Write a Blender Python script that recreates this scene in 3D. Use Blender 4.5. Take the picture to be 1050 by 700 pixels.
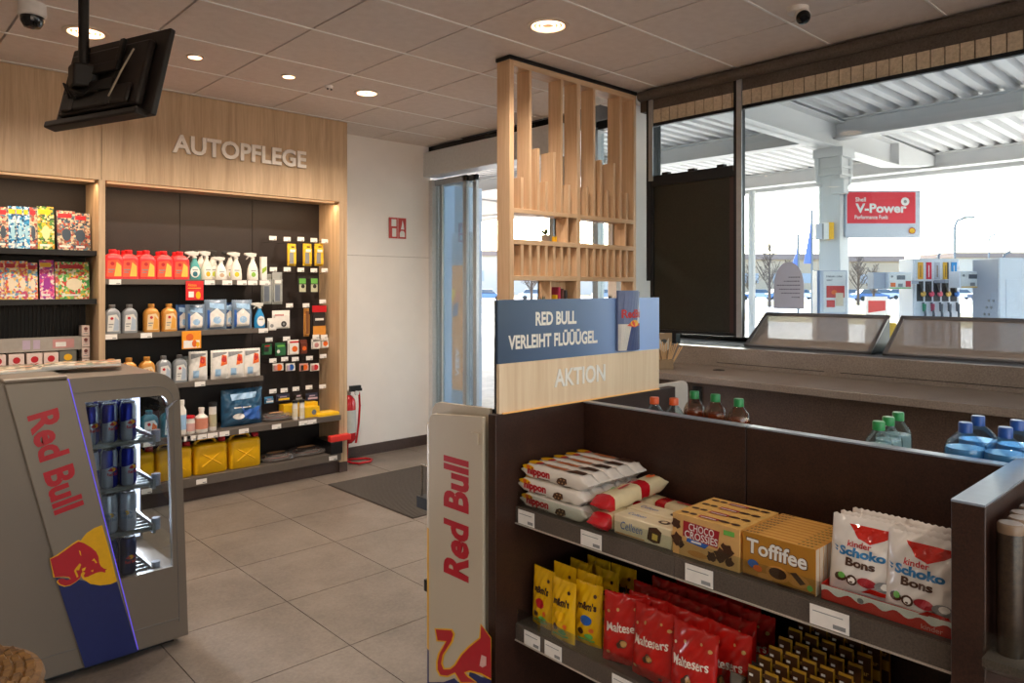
import bpy, bmesh, math, random
from mathutils import Vector, Matrix
random.seed(7)
PI = math.pi
SC = bpy.context.scene
COL = SC.collection
for o in list(bpy.data.objects): bpy.data.objects.remove(o)

# ------------------------------------------------------------------ camera
CAMH = 1.55; FPX = 745.0; HY = 295.0
cd = bpy.data.cameras.new('camera'); cam = bpy.data.objects.new('camera', cd); COL.objects.link(cam)
cam.location = (0, 0, CAMH); cam.rotation_euler = (PI/2, 0, math.radians(-43))
cd.sensor_width = 36; cd.lens = FPX/1050*36; cd.shift_y = -(350-HY)/1050; cd.clip_start = .02; cd.clip_end = 600
SC.camera = cam
# ------------------------------------------------------------------ exposure
vs = SC.view_settings
vs.view_transform = 'Standard'; vs.look = 'None'; vs.exposure = 0.38; vs.gamma = 1.0; vs.use_curve_mapping = False
# ------------------------------------------------------------------ sky and sun
W = bpy.data.worlds.new('sky'); SC.world = W; W.use_nodes = True
wn = W.node_tree; wn.nodes.clear()
sky = wn.nodes.new('ShaderNodeTexSky'); sky.sky_type = 'NISHITA'; sky.sun_disc = False
sky.sun_elevation = math.radians(32); sky.sun_rotation = math.radians(37); sky.dust_density = 2.5; sky.air_density = 1.0
hs = wn.nodes.new('ShaderNodeHueSaturation'); hs.inputs['Saturation'].default_value = .95
bg = wn.nodes.new('ShaderNodeBackground'); bg.inputs['Strength'].default_value = 1.0
wo = wn.nodes.new('ShaderNodeOutputWorld')
wn.links.new(sky.outputs[0], hs.inputs['Color']); wn.links.new(hs.outputs[0], bg.inputs['Color']); wn.links.new(bg.outputs[0], wo.inputs[0])
sl = bpy.data.lights.new('sun', 'SUN'); sl.energy = 14.0; sl.angle = math.radians(.6); sl.color = (1, .95, .87)
so = bpy.data.objects.new('sun', sl); COL.objects.link(so); so.location = (30, -10, 30)
so.rotation_euler = Vector((-.42, -.55, -.72)).to_track_quat('-Z', 'Y').to_euler()
DL_POWER = 60      # watts of each ceiling downlight
STRIP_POWER = 1.7  # shelf light strips

# ------------------------------------------------------------------ pixel helpers (measured in the photograph's 1050x700 frame)
_a = math.radians(47)
FW = Vector((math.cos(_a), math.sin(_a), 0)); RT = Vector((math.sin(_a), -math.cos(_a), 0)); UP = Vector((0, 0, 1))
def ray(x, y): return FW*FPX + RT*(x-525) + UP*(HY-y)
def aty(x, y, Y): d = ray(x, y); return Vector((0, 0, CAMH)) + d*(Y/d.y)
def atx(x, y, X): d = ray(x, y); return Vector((0, 0, CAMH)) + d*(X/d.x)
def atz(x, y, Z): d = ray(x, y); return Vector((0, 0, CAMH)) + d*((Z-CAMH)/d.z)
def atd(x, y, D): return Vector((0, 0, CAMH)) + ray(x, y)*(D/FPX)
def XY(x, Y): return aty(x, 300, Y).x
def YX(x, X): return atx(x, 300, X).y

# ------------------------------------------------------------------ materials
def lin(h):
    h = h.lstrip('#'); r = []
    for i in (0, 2, 4):
        c = int(h[i:i+2], 16)/255; r.append(c/12.92 if c <= .04045 else ((c+.055)/1.055)**2.4)
    return tuple(r)+(1,)
_M = {}
def nt(name):
    m = bpy.data.materials.new(name); m.use_nodes = True; n = m.node_tree
    return m, n, n.nodes['Principled BSDF']
def link(n, a, b): n.links.new(a, b)
def coords(n, scale=(1, 1, 1), rot=(0, 0, 0)):
    tc = n.nodes.new('ShaderNodeTexCoord'); mp = n.nodes.new('ShaderNodeMapping')
    mp.inputs['Scale'].default_value = scale; mp.inputs['Rotation'].default_value = rot
    link(n, tc.outputs['Object'], mp.inputs['Vector']); return mp.outputs[0]
def mixc(n, fac, a, b):
    mx = n.nodes.new('ShaderNodeMix'); mx.data_type = 'RGBA'
    if hasattr(fac, 'is_output'): link(n, fac, mx.inputs[0])
    else: mx.inputs[0].default_value = fac
    for k, c in ((6, a), (7, b)):
        if hasattr(c, 'is_output'): link(n, c, mx.inputs[k])
        else: mx.inputs[k].default_value = c
    return mx.outputs[2]
def mt(n, op, a, b=0.0, c=None):
    m = n.nodes.new('ShaderNodeMath'); m.operation = op
    for k, v in enumerate((a, b) if c is None else (a, b, c)):
        if hasattr(v, 'is_output'): link(n, v, m.inputs[k])
        else: m.inputs[k].default_value = v
    return m.outputs[0]
def mat(key, col='#808080', rough=.5, metal=0, var=.06, sc=40, bump=0, spec=.5, emit=0, ecol=None, stretch=(1, 1, 1), coat=0):
    if key in _M: return _M[key]
    m, n, p = nt(key); c = lin(col)
    v = coords(n, stretch)
    no = n.nodes.new('ShaderNodeTexNoise'); no.inputs['Scale'].default_value = sc; no.inputs['Detail'].default_value = 3
    link(n, v, no.inputs['Vector'])
    d = tuple(x*(1-var*2) for x in c[:3])+(1,); l = tuple(min(1, x*(1+var*2)) for x in c[:3])+(1,)
    link(n, mixc(n, no.outputs['Fac'], d, l), p.inputs['Base Color'])
    p.inputs['Roughness'].default_value = rough; p.inputs['Metallic'].default_value = metal
    p.inputs['Specular IOR Level'].default_value = spec; p.inputs['Coat Weight'].default_value = coat
    if bump:
        b = n.nodes.new('ShaderNodeBump'); b.inputs['Strength'].default_value = bump; b.inputs['Distance'].default_value = .01
        link(n, no.outputs['Fac'], b.inputs['Height']); link(n, b.outputs[0], p.inputs['Normal'])
    if emit:
        p.inputs['Emission Color'].default_value = lin(ecol or col); p.inputs['Emission Strength'].default_value = emit
    _M[key] = m; return m
def wood(key, c1, c2, axis=2, rough=.45, sc=1.0):
    if key in _M: return _M[key]
    m, n, p = nt(key)
    s = [14*sc, 14*sc, 14*sc]; s[axis] = .7*sc
    v = coords(n, tuple(s))
    n1 = n.nodes.new('ShaderNodeTexNoise'); n1.inputs['Scale'].default_value = 1.6; n1.inputs['Detail'].default_value = 6; n1.inputs['Roughness'].default_value = .65; n1.inputs['Distortion'].default_value = .6
    n2 = n.nodes.new('ShaderNodeTexNoise'); n2.inputs['Scale'].default_value = 9; n2.inputs['Detail'].default_value = 3
    link(n, v, n1.inputs['Vector']); link(n, v, n2.inputs['Vector'])
    f = mt(n, 'ADD', mt(n, 'MULTIPLY', n1.outputs['Fac'], .75), mt(n, 'MULTIPLY', n2.outputs['Fac'], .25))
    r = n.nodes.new('ShaderNodeValToRGB'); link(n, f, r.inputs[0])
    r.color_ramp.elements[0].position = .33; r.color_ramp.elements[0].color = lin(c1)
    r.color_ramp.elements[1].position = .66; r.color_ramp.elements[1].color = lin(c2)
    link(n, r.outputs[0], p.inputs['Base Color']); p.inputs['Roughness'].default_value = rough
    b = n.nodes.new('ShaderNodeBump'); b.inputs['Strength'].default_value = .08; b.inputs['Distance'].default_value = .004
    link(n, f, b.inputs['Height']); link(n, b.outputs[0], p.inputs['Normal'])
    _M[key] = m; return m
def speckle(key, c1, c2, sc=160, rough=.45, bump=.1, cc=.5, metal=0, big=.2):
    if key in _M: return _M[key]
    m, n, p = nt(key); v = coords(n)
    a = n.nodes.new('ShaderNodeTexNoise'); a.inputs['Scale'].default_value = sc; a.inputs['Detail'].default_value = 4; a.inputs['Roughness'].default_value = .8
    g = n.nodes.new('ShaderNodeTexNoise'); g.inputs['Scale'].default_value = sc/14; g.inputs['Detail'].default_value = 4
    link(n, v, a.inputs['Vector']); link(n, v, g.inputs['Vector'])
    f = mt(n, 'ADD', mt(n, 'MULTIPLY', a.outputs['Fac'], 1-big), mt(n, 'MULTIPLY', g.outputs['Fac'], big))
    r = n.nodes.new('ShaderNodeValToRGB'); link(n, f, r.inputs[0])
    r.color_ramp.elements[0].position = cc-.14; r.color_ramp.elements[0].color = lin(c1)
    r.color_ramp.elements[1].position = cc+.14; r.color_ramp.elements[1].color = lin(c2)
    link(n, r.outputs[0], p.inputs['Base Color']); p.inputs['Roughness'].default_value = rough; p.inputs['Metallic'].default_value = metal
    b = n.nodes.new('ShaderNodeBump'); b.inputs['Strength'].default_value = bump; b.inputs['Distance'].default_value = .003
    link(n, a.outputs['Fac'], b.inputs['Height']); link(n, b.outputs[0], p.inputs['Normal'])
    _M[key] = m; return m
def glass(key, tint='#ffffff', refl=.08, rough=0.0):
    if key in _M: return _M[key]
    m = bpy.data.materials.new(key); m.use_nodes = True; n = m.node_tree; n.nodes.clear()
    t = n.nodes.new('ShaderNodeBsdfTransparent'); t.inputs[0].default_value = lin(tint)
    g = n.nodes.new('ShaderNodeBsdfGlossy'); g.inputs['Roughness'].default_value = rough
    no = n.nodes.new('ShaderNodeTexNoise'); no.inputs['Scale'].default_value = 2
    link(n, coords(n), no.inputs['Vector'])
    fr = n.nodes.new('ShaderNodeLayerWeight'); fr.inputs[0].default_value = .25
    f = mt(n, 'ADD', mt(n, 'MULTIPLY', fr.outputs['Fresnel'], .35), mt(n, 'MULTIPLY', no.outputs['Fac'], refl))
    mx = n.nodes.new('ShaderNodeMixShader'); o = n.nodes.new('ShaderNodeOutputMaterial')
    link(n, f, mx.inputs[0]); link(n, t.outputs[0], mx.inputs[1]); link(n, g.outputs[0], mx.inputs[2]); link(n, mx.outputs[0], o.inputs[0])
    _M[key] = m; return m
def film(key, col, alpha=.5, rough=.2, refl=.5):
    """milky or tinted plastic: partly see-through"""
    if key in _M: return _M[key]
    m, n, p = nt(key); c = lin(col)
    no = n.nodes.new('ShaderNodeTexNoise'); no.inputs['Scale'].default_value = 25; link(n, coords(n), no.inputs['Vector'])
    link(n, mixc(n, no.outputs['Fac'], tuple(x*.85 for x in c[:3])+(1,), c), p.inputs['Base Color'])
    p.inputs['Alpha'].default_value = alpha; p.inputs['Roughness'].default_value = rough; p.inputs['Specular IOR Level'].default_value = refl
    _M[key] = m; return m
def collage(key, pal, sc=25, rough=.3, stretch=(1, 1, 1)):
    """printed cover: irregular colour patches out of a palette"""
    if key in _M: return _M[key]
    m, n, p = nt(key)
    v = coords(n, stretch)
    oi = n.nodes.new('ShaderNodeObjectInfo')
    ad = n.nodes.new('ShaderNodeVectorMath'); ad.operation = 'ADD'; link(n, v, ad.inputs[0])
    cx = n.nodes.new('ShaderNodeCombineXYZ'); link(n, mt(n, 'MULTIPLY', oi.outputs['Random'], 40.0), cx.inputs[0]); link(n, mt(n, 'MULTIPLY', oi.outputs['Random'], 17.0), cx.inputs[2])
    link(n, cx.outputs[0], ad.inputs[1])
    vo = n.nodes.new('ShaderNodeTexVoronoi'); vo.inputs['Scale'].default_value = sc; link(n, ad.outputs[0], vo.inputs['Vector'])
    sp = n.nodes.new('ShaderNodeSeparateColor'); link(n, vo.outputs['Color'], sp.inputs[0])
    r = n.nodes.new('ShaderNodeValToRGB'); r.color_ramp.interpolation = 'CONSTANT'; link(n, sp.outputs[0], r.inputs[0])
    els = r.color_ramp.elements
    while len(els) < len(pal): els.new(.5)
    for i, c in enumerate(pal): els[i].position = i/len(pal); els[i].color = lin(c)
    link(n, r.outputs[0], p.inputs['Base Color']); p.inputs['Roughness'].default_value = rough
    _M[key] = m; return m

# ------------------------------------------------------------------ mesh building
def setp(o, label=None, cat=None, group=None, kind=None):
    for k, v in (('label', label), ('category', cat), ('group', group), ('kind', kind)):
        if v: o[k] = v
    return o
def T(name, label, cat, loc=(0, 0, 0), rz=0, group=None, kind=None):
    o = bpy.data.objects.new(name, None); COL.objects.link(o); o.empty_display_size = .05
    o.location = loc; o.rotation_euler = (0, 0, rz); return setp(o, label, cat, group, kind)
def wloc(o):
    v = Vector((0, 0, 0))
    while o: v += Vector(o.location); o = o.parent
    return v
def place(o, loc, rz=None, label=None, group=None, rot=None):
    o.location = loc
    if rz is not None: o.rotation_euler = (0, 0, rz)
    if rot is not None: o.rotation_euler = rot
    if label: o['label'] = label
    if group: o['group'] = group
    return o
def dup(o, loc=None, rz=None, label=None, group=None, rot=None):
    def cp(s, par):
        c = s.copy(); COL.objects.link(c)
        if par: c.parent = par
        for ch in list(s.children): cp(ch, c)
        return c
    c = cp(o, None)
    return place(c, loc if loc is not None else o.location, rz, label, group, rot)
class MB:
    def __init__(s): s.v = []; s.f = []; s.mi = []; s.mats = []
    def _m(s, m):
        if m not in s.mats: s.mats.append(m)
        return s.mats.index(m)
    def add(s, vs_, fs, m):
        b = len(s.v); s.v += [tuple(x) for x in vs_]; k = s._m(m)
        for f in fs: s.f.append([b+i for i in f]); s.mi.append(k)
        return s
    def box(s, x0, y0, z0, x1, y1, z1, m):
        vs_ = [(x, y, z) for x in (x0, x1) for y in (y0, y1) for z in (z0, z1)]
        return s.add(vs_, [(0, 1, 3, 2), (4, 6, 7, 5), (0, 4, 5, 1), (2, 3, 7, 6), (0, 2, 6, 4), (1, 5, 7, 3)], m)
    def cbox(s, c, sz, m, M=None):
        a = [(c[0]+i*sz[0]/2, c[1]+j*sz[1]/2, c[2]+k*sz[2]/2) for i in (-1, 1) for j in (-1, 1) for k in (-1, 1)]
        if M: a = [M @ Vector(q) for q in a]
        return s.add(a, [(0, 1, 3, 2), (4, 6, 7, 5), (0, 4, 5, 1), (2, 3, 7, 6), (0, 2, 6, 4), (1, 5, 7, 3)], m)
    def prism(s, poly, off, m):
        n = len(poly); off = Vector(off); a = [Vector(p) for p in poly]; b = [p+off for p in a]
        return s.add(a+b, [list(range(n))[::-1], list(range(n, 2*n))]+[(i, (i+1) % n, n+(i+1) % n, n+i) for i in range(n)], m)
    def loft(s, rings, m, cap=True, closed=True):
        n = len(rings[0]); vs_ = [p for r in rings for p in r]; fs = []
        for k in range(len(rings)-1):
            for i in range(n if closed else n-1):
                j = (i+1) % n; fs.append((k*n+i, k*n+j, (k+1)*n+j, (k+1)*n+i))
        if cap: fs.append(list(range(n))[::-1]); fs.append([(len(rings)-1)*n+i for i in range(n)])
        return s.add(vs_, fs, m)
    def lathe(s, prof, m, c=(0, 0, 0), seg=16, M=None, cap=True):
        rings = []
        for r, z in prof:
            g = [Vector((r*math.cos(2*PI*i/seg), r*math.sin(2*PI*i/seg), z)) for i in range(seg)]
            if M: g = [M @ q for q in g]
            rings.append([q+Vector(c) for q in g])
        return s.loft(rings, m, cap)
    def tube(s, path, r, m, seg=8):
        P = [Vector(p) for p in path]; rings = []; up = None
        for i, p in enumerate(P):
            t = (P[min(i+1, len(P)-1)]-P[max(i-1, 0)]).normalized()
            if up is None: up = Vector((0, 0, 1)) if abs(t.z) < .9 else Vector((1, 0, 0))
            a = t.cross(up)
            if a.length < 1e-4: a = t.cross(Vector((1, .3, 0)))
            a.normalize(); b = a.cross(t).normalized(); up = b
            rings.append([p+a*r*math.cos(2*PI*k/seg)+b*r*math.sin(2*PI*k/seg) for k in range(seg)])
        return s.loft(rings, m)
    def build(s, name, parent=None, w=False, smooth=30, bevel=0, seg=2, recalc=True, **kw):
        me = bpy.data.meshes.new(name); o = bpy.data.objects.new(name, me); COL.objects.link(o)
        off = Vector((0, 0, 0))
        if parent:
            o.parent = parent
            if w: off = wloc(parent)
        else:
            xs = [v[0] for v in s.v]; ys = [v[1] for v in s.v]; zs = [v[2] for v in s.v]
            off = Vector(((min(xs)+max(xs))/2, (min(ys)+max(ys))/2, min(zs))); o.location = off
        me.from_pydata([Vector(v)-off for v in s.v], [], s.f)
        for m in s.mats: me.materials.append(m)
        me.polygons.foreach_set('material_index', s.mi)
        if recalc:
            bm = bmesh.new(); bm.from_mesh(me); bmesh.ops.recalc_face_normals(bm, faces=bm.faces); bm.to_mesh(me); bm.free()
        if smooth:
            me.polygons.foreach_set('use_smooth', [True]*len(me.polygons)); me.set_sharp_from_angle(angle=math.radians(smooth))
        me.update()
        if bevel:
            b = o.modifiers.new('bevel', 'BEVEL'); b.width = bevel; b.segments = seg; b.limit_method = 'ANGLE'; b.harden_normals = False
        return setp(o, **kw)
_TX = {}
def txt(s, bold=.0):
    if (s, bold) in _TX: return _TX[(s, bold)]
    c = bpy.data.curves.new('t', 'FONT'); c.body = s; c.size = 1; c.offset = bold; c.resolution_u = 3; c.fill_mode = 'FRONT'
    o = bpy.data.objects.new('t', c); COL.objects.link(o); bpy.context.view_layer.update()
    me = bpy.data.meshes.new_from_object(o.evaluated_get(bpy.context.evaluated_depsgraph_get()))
    vs_ = [(v.co.x, v.co.y) for v in me.vertices]; fs = [tuple(p.vertices) for p in me.polygons]
    bpy.data.objects.remove(o); bpy.data.curves.remove(c); bpy.data.meshes.remove(me)
    _TX[(s, bold)] = (vs_, fs); return vs_, fs
def plane(o, r, u):
    o = Vector(o); r = Vector(r); u = Vector(u); n = r.cross(u).normalized()
    return lambda x, y, w: o+r*x+u*y+n*w
class D:
    """flat printing on a surface, in the surface's own 2-D frame"""
    def __init__(s): s.it = []
    def poly(s, p, m): s.it.append((p, [tuple(range(len(p)))], m)); return s
    def rect(s, x, y, w, h, m): return s.poly([(x, y), (x+w, y), (x+w, y+h), (x, y+h)], m)
    def ell(s, cx, cy, rx, ry, m, n=20, a0=0, a1=2*PI):
        return s.poly([(cx+rx*math.cos(a0+(a1-a0)*i/n), cy+ry*math.sin(a0+(a1-a0)*i/n)) for i in range(n)], m)
    def text(s, t, x, y, w, h, m, bold=.02, rot=0, shear=0):
        vs_, fs = txt(t, bold); xs = [v[0] for v in vs_]; ys = [v[1] for v in vs_]
        ax, bx, ay, by = min(xs), max(xs), min(ys), max(ys); ca, sa = math.cos(rot), math.sin(rot); q = []
        for vx, vy in vs_:
            px = (vx-ax)/(bx-ax)*w; py = (vy-ay)/(by-ay)*h; px += shear*py
            q.append((x+px*ca-py*sa, y+px*sa+py*ca))
        s.it.append((q, fs, m)); return s
    def build(s, name, parent, mp, w0=.0004, dw=.00025, thick=0, w=False, cut=0, **kw):
        b = MB()
        for k, (vs_, fs, m) in enumerate(s.it):
            if cut:      # cut large shapes up so that the print follows a curved surface
                bm = bmesh.new(); V = [bm.verts.new((x, y, 0)) for x, y in vs_]
                for f in fs:
                    try: bm.faces.new([V[i] for i in f])
                    except ValueError: pass
                bmesh.ops.triangulate(bm, faces=bm.faces[:])
                for _ in range(5):
                    es = [e for e in bm.edges if e.calc_length() > cut]
                    if not es: break
                    bmesh.ops.subdivide_edges(bm, edges=es, cuts=1, use_grid_fill=False); bmesh.ops.triangulate(bm, faces=[f for f in bm.faces if len(f.verts) > 3])
                bm.verts.index_update(); vs_ = [(v.co.x, v.co.y) for v in bm.verts]; fs = [tuple(v.index for v in f.verts) for f in bm.faces]; bm.free()
            if thick:
                n = len(vs_); bot = [mp(x, y, w0+dw*k) for x, y in vs_]; top = [mp(x, y, w0+dw*k+thick) for x, y in vs_]
                cnt = {}
                for f in fs:
                    for i in range(len(f)):
                        e = (f[i], f[(i+1) % len(f)]); cnt[e] = 1
                side = [(a, c, c+n, a+n) for (a, c) in cnt if (c, a) not in cnt]
                b.add(bot+top, [tuple(f)[::-1] for f in fs]+[tuple(i+n for i in f) for f in fs]+side, m)
            else: b.add([mp(x, y, w0+dw*k) for x, y in vs_], fs, m)
        return b.build(name, parent, w=w, smooth=0, recalc=False, **kw)
def rrect(w, d, z, r=.3, n=4, cx=0, cy=0):
    """rounded rectangle ring"""
    r = min(w, d)*r; out = []
    for sx, sy, a in ((1, 1, 0), (-1, 1, PI/2), (-1, -1, PI), (1, -1, 3*PI/2)):
        for k in range(n+1):
            t = a+PI/2*k/n; out.append(Vector((cx+sx*(w/2-r)+r*math.cos(t), cy+sy*(d/2-r)+r*math.sin(t), z)))
    return out
ORD = ['first', 'second', 'third', 'fourth', 'fifth', 'sixth', 'seventh', 'eighth', 'ninth', 'tenth', 'eleventh', 'twelfth']

# colours shared by many things
WHITE = mat('white print', '#e8e4de', .45); BLACK = mat('black plastic', '#101010', .4); RED = mat('red print', '#c01822', .4)
PAPER = mat('tag paper', '#efe9e2', .6); GREYP = mat('grey print', '#8a8a8a', .5); YEL = mat('yellow print', '#f0b400', .4)
NAVY = mat('navy print', '#10235c', .4); CHROME = mat('chrome wire', '#c8c8c8', .2, 1); STEEL = mat('brushed steel', '#8a8784', .35, .9)
OAK = wood('oak panel', '#af9272', '#d2b592'); OAKH = wood('oak rail', '#c49e78', '#dfbf9b', axis=0)
OAKL = wood('light oak slat', '#c49e78', '#dfbf9b'); OAKB = wood('pale oak board', '#cda67c', '#e6c9a0')
DARK = speckle('dark speckled panel', '#20110c', '#44291e', 220, .4)
DARKM = speckle('charcoal back panel', '#17100e', '#2c201c', 120, .6)
SHELFG = mat('grey shelf metal', '#6a6159', .45, .3)
# ================================================================== ROOM
FLOOR_Z = 0.0
def floor_mat():
    m, n, p = nt('grey stone tiles')
    tc = n.nodes.new('ShaderNodeTexCoord'); v = tc.outputs['Object']
    a = n.nodes.new('ShaderNodeTexNoise'); a.inputs['Scale'].default_value = 3; a.inputs['Detail'].default_value = 8; a.inputs['Roughness'].default_value = .7
    c = n.nodes.new('ShaderNodeTexNoise'); c.inputs['Scale'].default_value = 60; c.inputs['Detail'].default_value = 4; c.inputs['Roughness'].default_value = .8
    link(n, v, a.inputs['Vector']); link(n, v, c.inputs['Vector'])
    f = mt(n, 'ADD', mt(n, 'MULTIPLY', a.outputs['Fac'], .6), mt(n, 'MULTIPLY', c.outputs['Fac'], .4))
    r = n.nodes.new('ShaderNodeValToRGB'); link(n, f, r.inputs[0])
    r.color_ramp.elements[0].position = .35; r.color_ramp.elements[0].color = lin('#615850')
    r.color_ramp.elements[1].position = .66; r.color_ramp.elements[1].color = lin('#887d73')
    wv = n.nodes.new('ShaderNodeTexWhiteNoise'); wv.noise_dimensions = '2D'
    link(n, r.outputs[0], p.inputs['Base Color'])
    p.inputs['Roughness'].default_value = .42
    b = n.nodes.new('ShaderNodeBump'); b.inputs['Strength'].default_value = .12; b.inputs['Distance'].default_value = .004
    link(n, f, b.inputs['Height']); link(n, b.outputs[0], p.inputs['Normal'])
    return m
fm = floor_mat(); grout = mat('dark grout', '#3c3531', .8)
X0, X1, Y0, Y1 = -2.6, 4.35, -2.6, 5.85
b = MB(); b.box(X0-.2, Y0-.2, -.12, 4.95, Y1+.25, -.004, grout)
tx = 1.636
i0 = math.floor((X0-tx)/.6)
for i in range(i0, 12):
    xa = tx+.6*i; xb = xa+.6
    if xa > 4.9: break
    j0 = math.floor((Y0-3.385)/.6)
    for j in range(j0, 6):
        ya = 3.385+.6*j; yb = ya+.6
        a = (max(xa, X0-.1)+.0022, max(ya, Y0-.1)+.0022, min(xb, 4.9)-.0022, min(yb, Y1+.1)-.0022)
        if a[2] > a[0] and a[3] > a[1]: b.box(a[0], a[1], -.004, a[2], a[3], 0, fm)
b.build('floor', kind='structure')

# ceiling: mineral fibre tiles, dark joints one way, bright ribs the other
cm = speckle('ceiling tile', '#d4c6bc', '#efe4dc', 260, .9, .35); cdk = mat('ceiling joint', '#4e4641', .8); crb = mat('ceiling rib', '#fbf6f0', .5)
b = MB(); b.box(X0-.2, Y0-.2, 2.975, 4.95, Y1+.25, 3.1, cdk)
for i in range(-9, 5):
    xa = 2.49+.6*i; xb = xa+.6
    for j in range(-10, 6):
        ya = 3.01+.6*j; yb = ya+.6
        a = (max(xa, X0)+.006, max(ya, Y0)+.003, min(xb, 4.9)-.006, min(yb, Y1+.1)-.003)
        if xa > 4.18 and yb < 5.9 and ya > 3.4: continue
        if a[2] > a[0] and a[3] > a[1]:
            b.box(a[0], a[1], 2.95, a[2], a[3], 2.975, cm)
for j in range(-9, 5): b.box(X0, 3.01+.6*j-.0055, 2.946, 4.19, 3.01+.6*j+.0055, 2.952, crb)
b.build('ceiling', kind='structure')

wallm = mat('white plaster', '#f6f0ea', .75, var=.02, sc=6, bump=.05)
b = MB(); b.box(3.0, 5.86, 0, 4.35, 6.0, 2.95, wallm); b.box(X0-.2, 5.88, 0, 3.0, 6.0, 2.95, wallm)
b.build('wall_back', kind='structure')
b = MB(); z = 1.55+6.5*(295-261)/745; b.box(3.2, 5.8585, z, 4.35, 5.8605, z+.004, mat('panel joint', '#b9b1a8', .8)); b.build('trim_1', kind='structure')
bbm = speckle('dark baseboard', '#3a2b26', '#57453d', 150, .5)
b = MB(); b.box(3.18, 5.84, 0, 4.34, 5.86, .095, bbm); b.build('baseboard_back', kind='structure')
warmw = mat('warm grey wall', '#a89c90', .8, var=.03, sc=5)
b = MB(); b.box(X0-.2, Y0-.2, 0, X0, 5.88, 2.95, warmw); b.build('wall_left', kind='structure')
b = MB(); b.box(X0, Y0-.2, 0, 4.95, Y0, .25, warmw); b.box(X0, Y0-.2, 2.86, 4.95, Y0, 2.95, warmw); b.box(4.5, Y0-.2, .25, 4.95, Y0, 2.86, warmw); b.build('wall_front', kind='structure')
b = MB(); b.box(X0, Y0-.11, .25, 4.5, Y0-.10, 2.86, glass('warm fill glass', '#f6ebe0', .05)); b.build('fill_window', kind='structure')  # unseen glazing added behind the camera for fill daylight, tinted to warm it
b = MB()
for k in range(6): b.box(X0+k*1.41, Y0-.14, .25, X0+k*1.41+.05, Y0-.06, 2.86, mat('dark window frame', '#23272c', .4, .4))
b.build('window_frame', bpy.data.objects['fill_window'], w=True)  # mullions of the added, unseen fill window

# window wall: sill block, header cassette, frames, panes
brown = speckle('brown counter laminate', '#766a60', '#998c82', 130, .28)
browd = speckle('dark brown fascia', '#4a4039', '#665c54', 90, .55)
frm = mat('dark window frame', '#23272c', .4, .4); alu = mat('aluminium frame', '#aeb4ba', .35, .7); aluw = mat('white aluminium', '#d5d8da', .4, .2)
b = MB(); b.box(4.17, Y0, 0, 4.80, 3.5, 1.155, speckle('brown carcass laminate', '#4a3931', '#6f5a4d', 130, .35)); b.box(4.35, 3.5, 0, 4.80, 4.02, .12, brown); b.build('wall_window', kind='structure')
b = MB(); b.box(4.17, Y0, 1.155, 4.70, 3.55, 1.17, mat('grey sill', '#6a6d74', .65)); b.build('window_sill', kind='structure') ; bpy.data.objects['window_sill'].name = 'trim_2'
gl = glass('window glass', '#eef4f6', .05)
b = MB()
for (ya, yb) in ((Y0, -1.3), (-1.25, .85), (.90, 3.40)): b.box(4.735, ya, 1.2, 4.745, yb, 2.9, gl)
b.build('window_1', kind='structure')
b = MB()
b.box(4.70, Y0, 1.15, 4.78, 3.5, 1.2, frm); b.box(4.70, Y0, 2.88, 4.78, 4.0, 2.95, frm)
for y in (-1.3, 3.40): b.box(4.70, y, 1.2, 4.78, y+.05, 2.9, frm)
b.build('window_frame', bpy.data.objects['window_1'], w=True)
b = MB(); b.box(4.25, 3.42, 0, 4.70, 3.50, 2.95, wallm); b.build('wall_corner', kind='structure')
b = MB()
for (ya, yb) in ((3.56, 3.98),): b.box(4.735, ya, .15, 4.745, yb, 2.85, gl)
b.build('window_2', kind='structure')
b = MB()
for y in (3.50, 3.98): b.box(4.70, y, .1, 4.78, y+.06, 2.9, alu)
b.box(4.70, 3.5, 2.3, 4.78, 4.0, 2.36, alu)
b.build('window_frame', bpy.data.objects['window_2'], w=True)

# blind cassette along the window head
r = T('blind_cassette', 'long dark brown roller blind cassette along the top of the window wall', 'blind', (4.25, 1.4, 2.69))
b = MB(); b.box(4.21, Y0+.01, 2.80, 4.42, 3.17, 2.948, browd); b.lathe([(.001, Y0+.01), (.036, Y0+.01), (.036, 3.16), (.001, 3.16)], browd, (4.19, 0, 2.905), 16, Matrix.Rotation(-PI/2, 4, 'X')); b.build('housing', r, w=True)
b = MB(); lam = speckle('beige lamella', '#bcab92', '#ddcdb4', 60, .7); lamd = mat('lamella gap', '#6b5b49', .8)
b.box(4.222, Y0+.01, 2.705, 4.228, 3.05, 2.80, lamd)
y = Y0+.02
while y < 3.0:
    b.box(4.212, y, 2.705, 4.224, y+.062, 2.80, lam); y += .068
b.build('lamella_strip', r, w=True)
b = MB(); b.box(4.205, Y0+.01, 2.683, 4.235, 3.1, 2.705, frm); b.build('bottom_rail', r, w=True)

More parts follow.
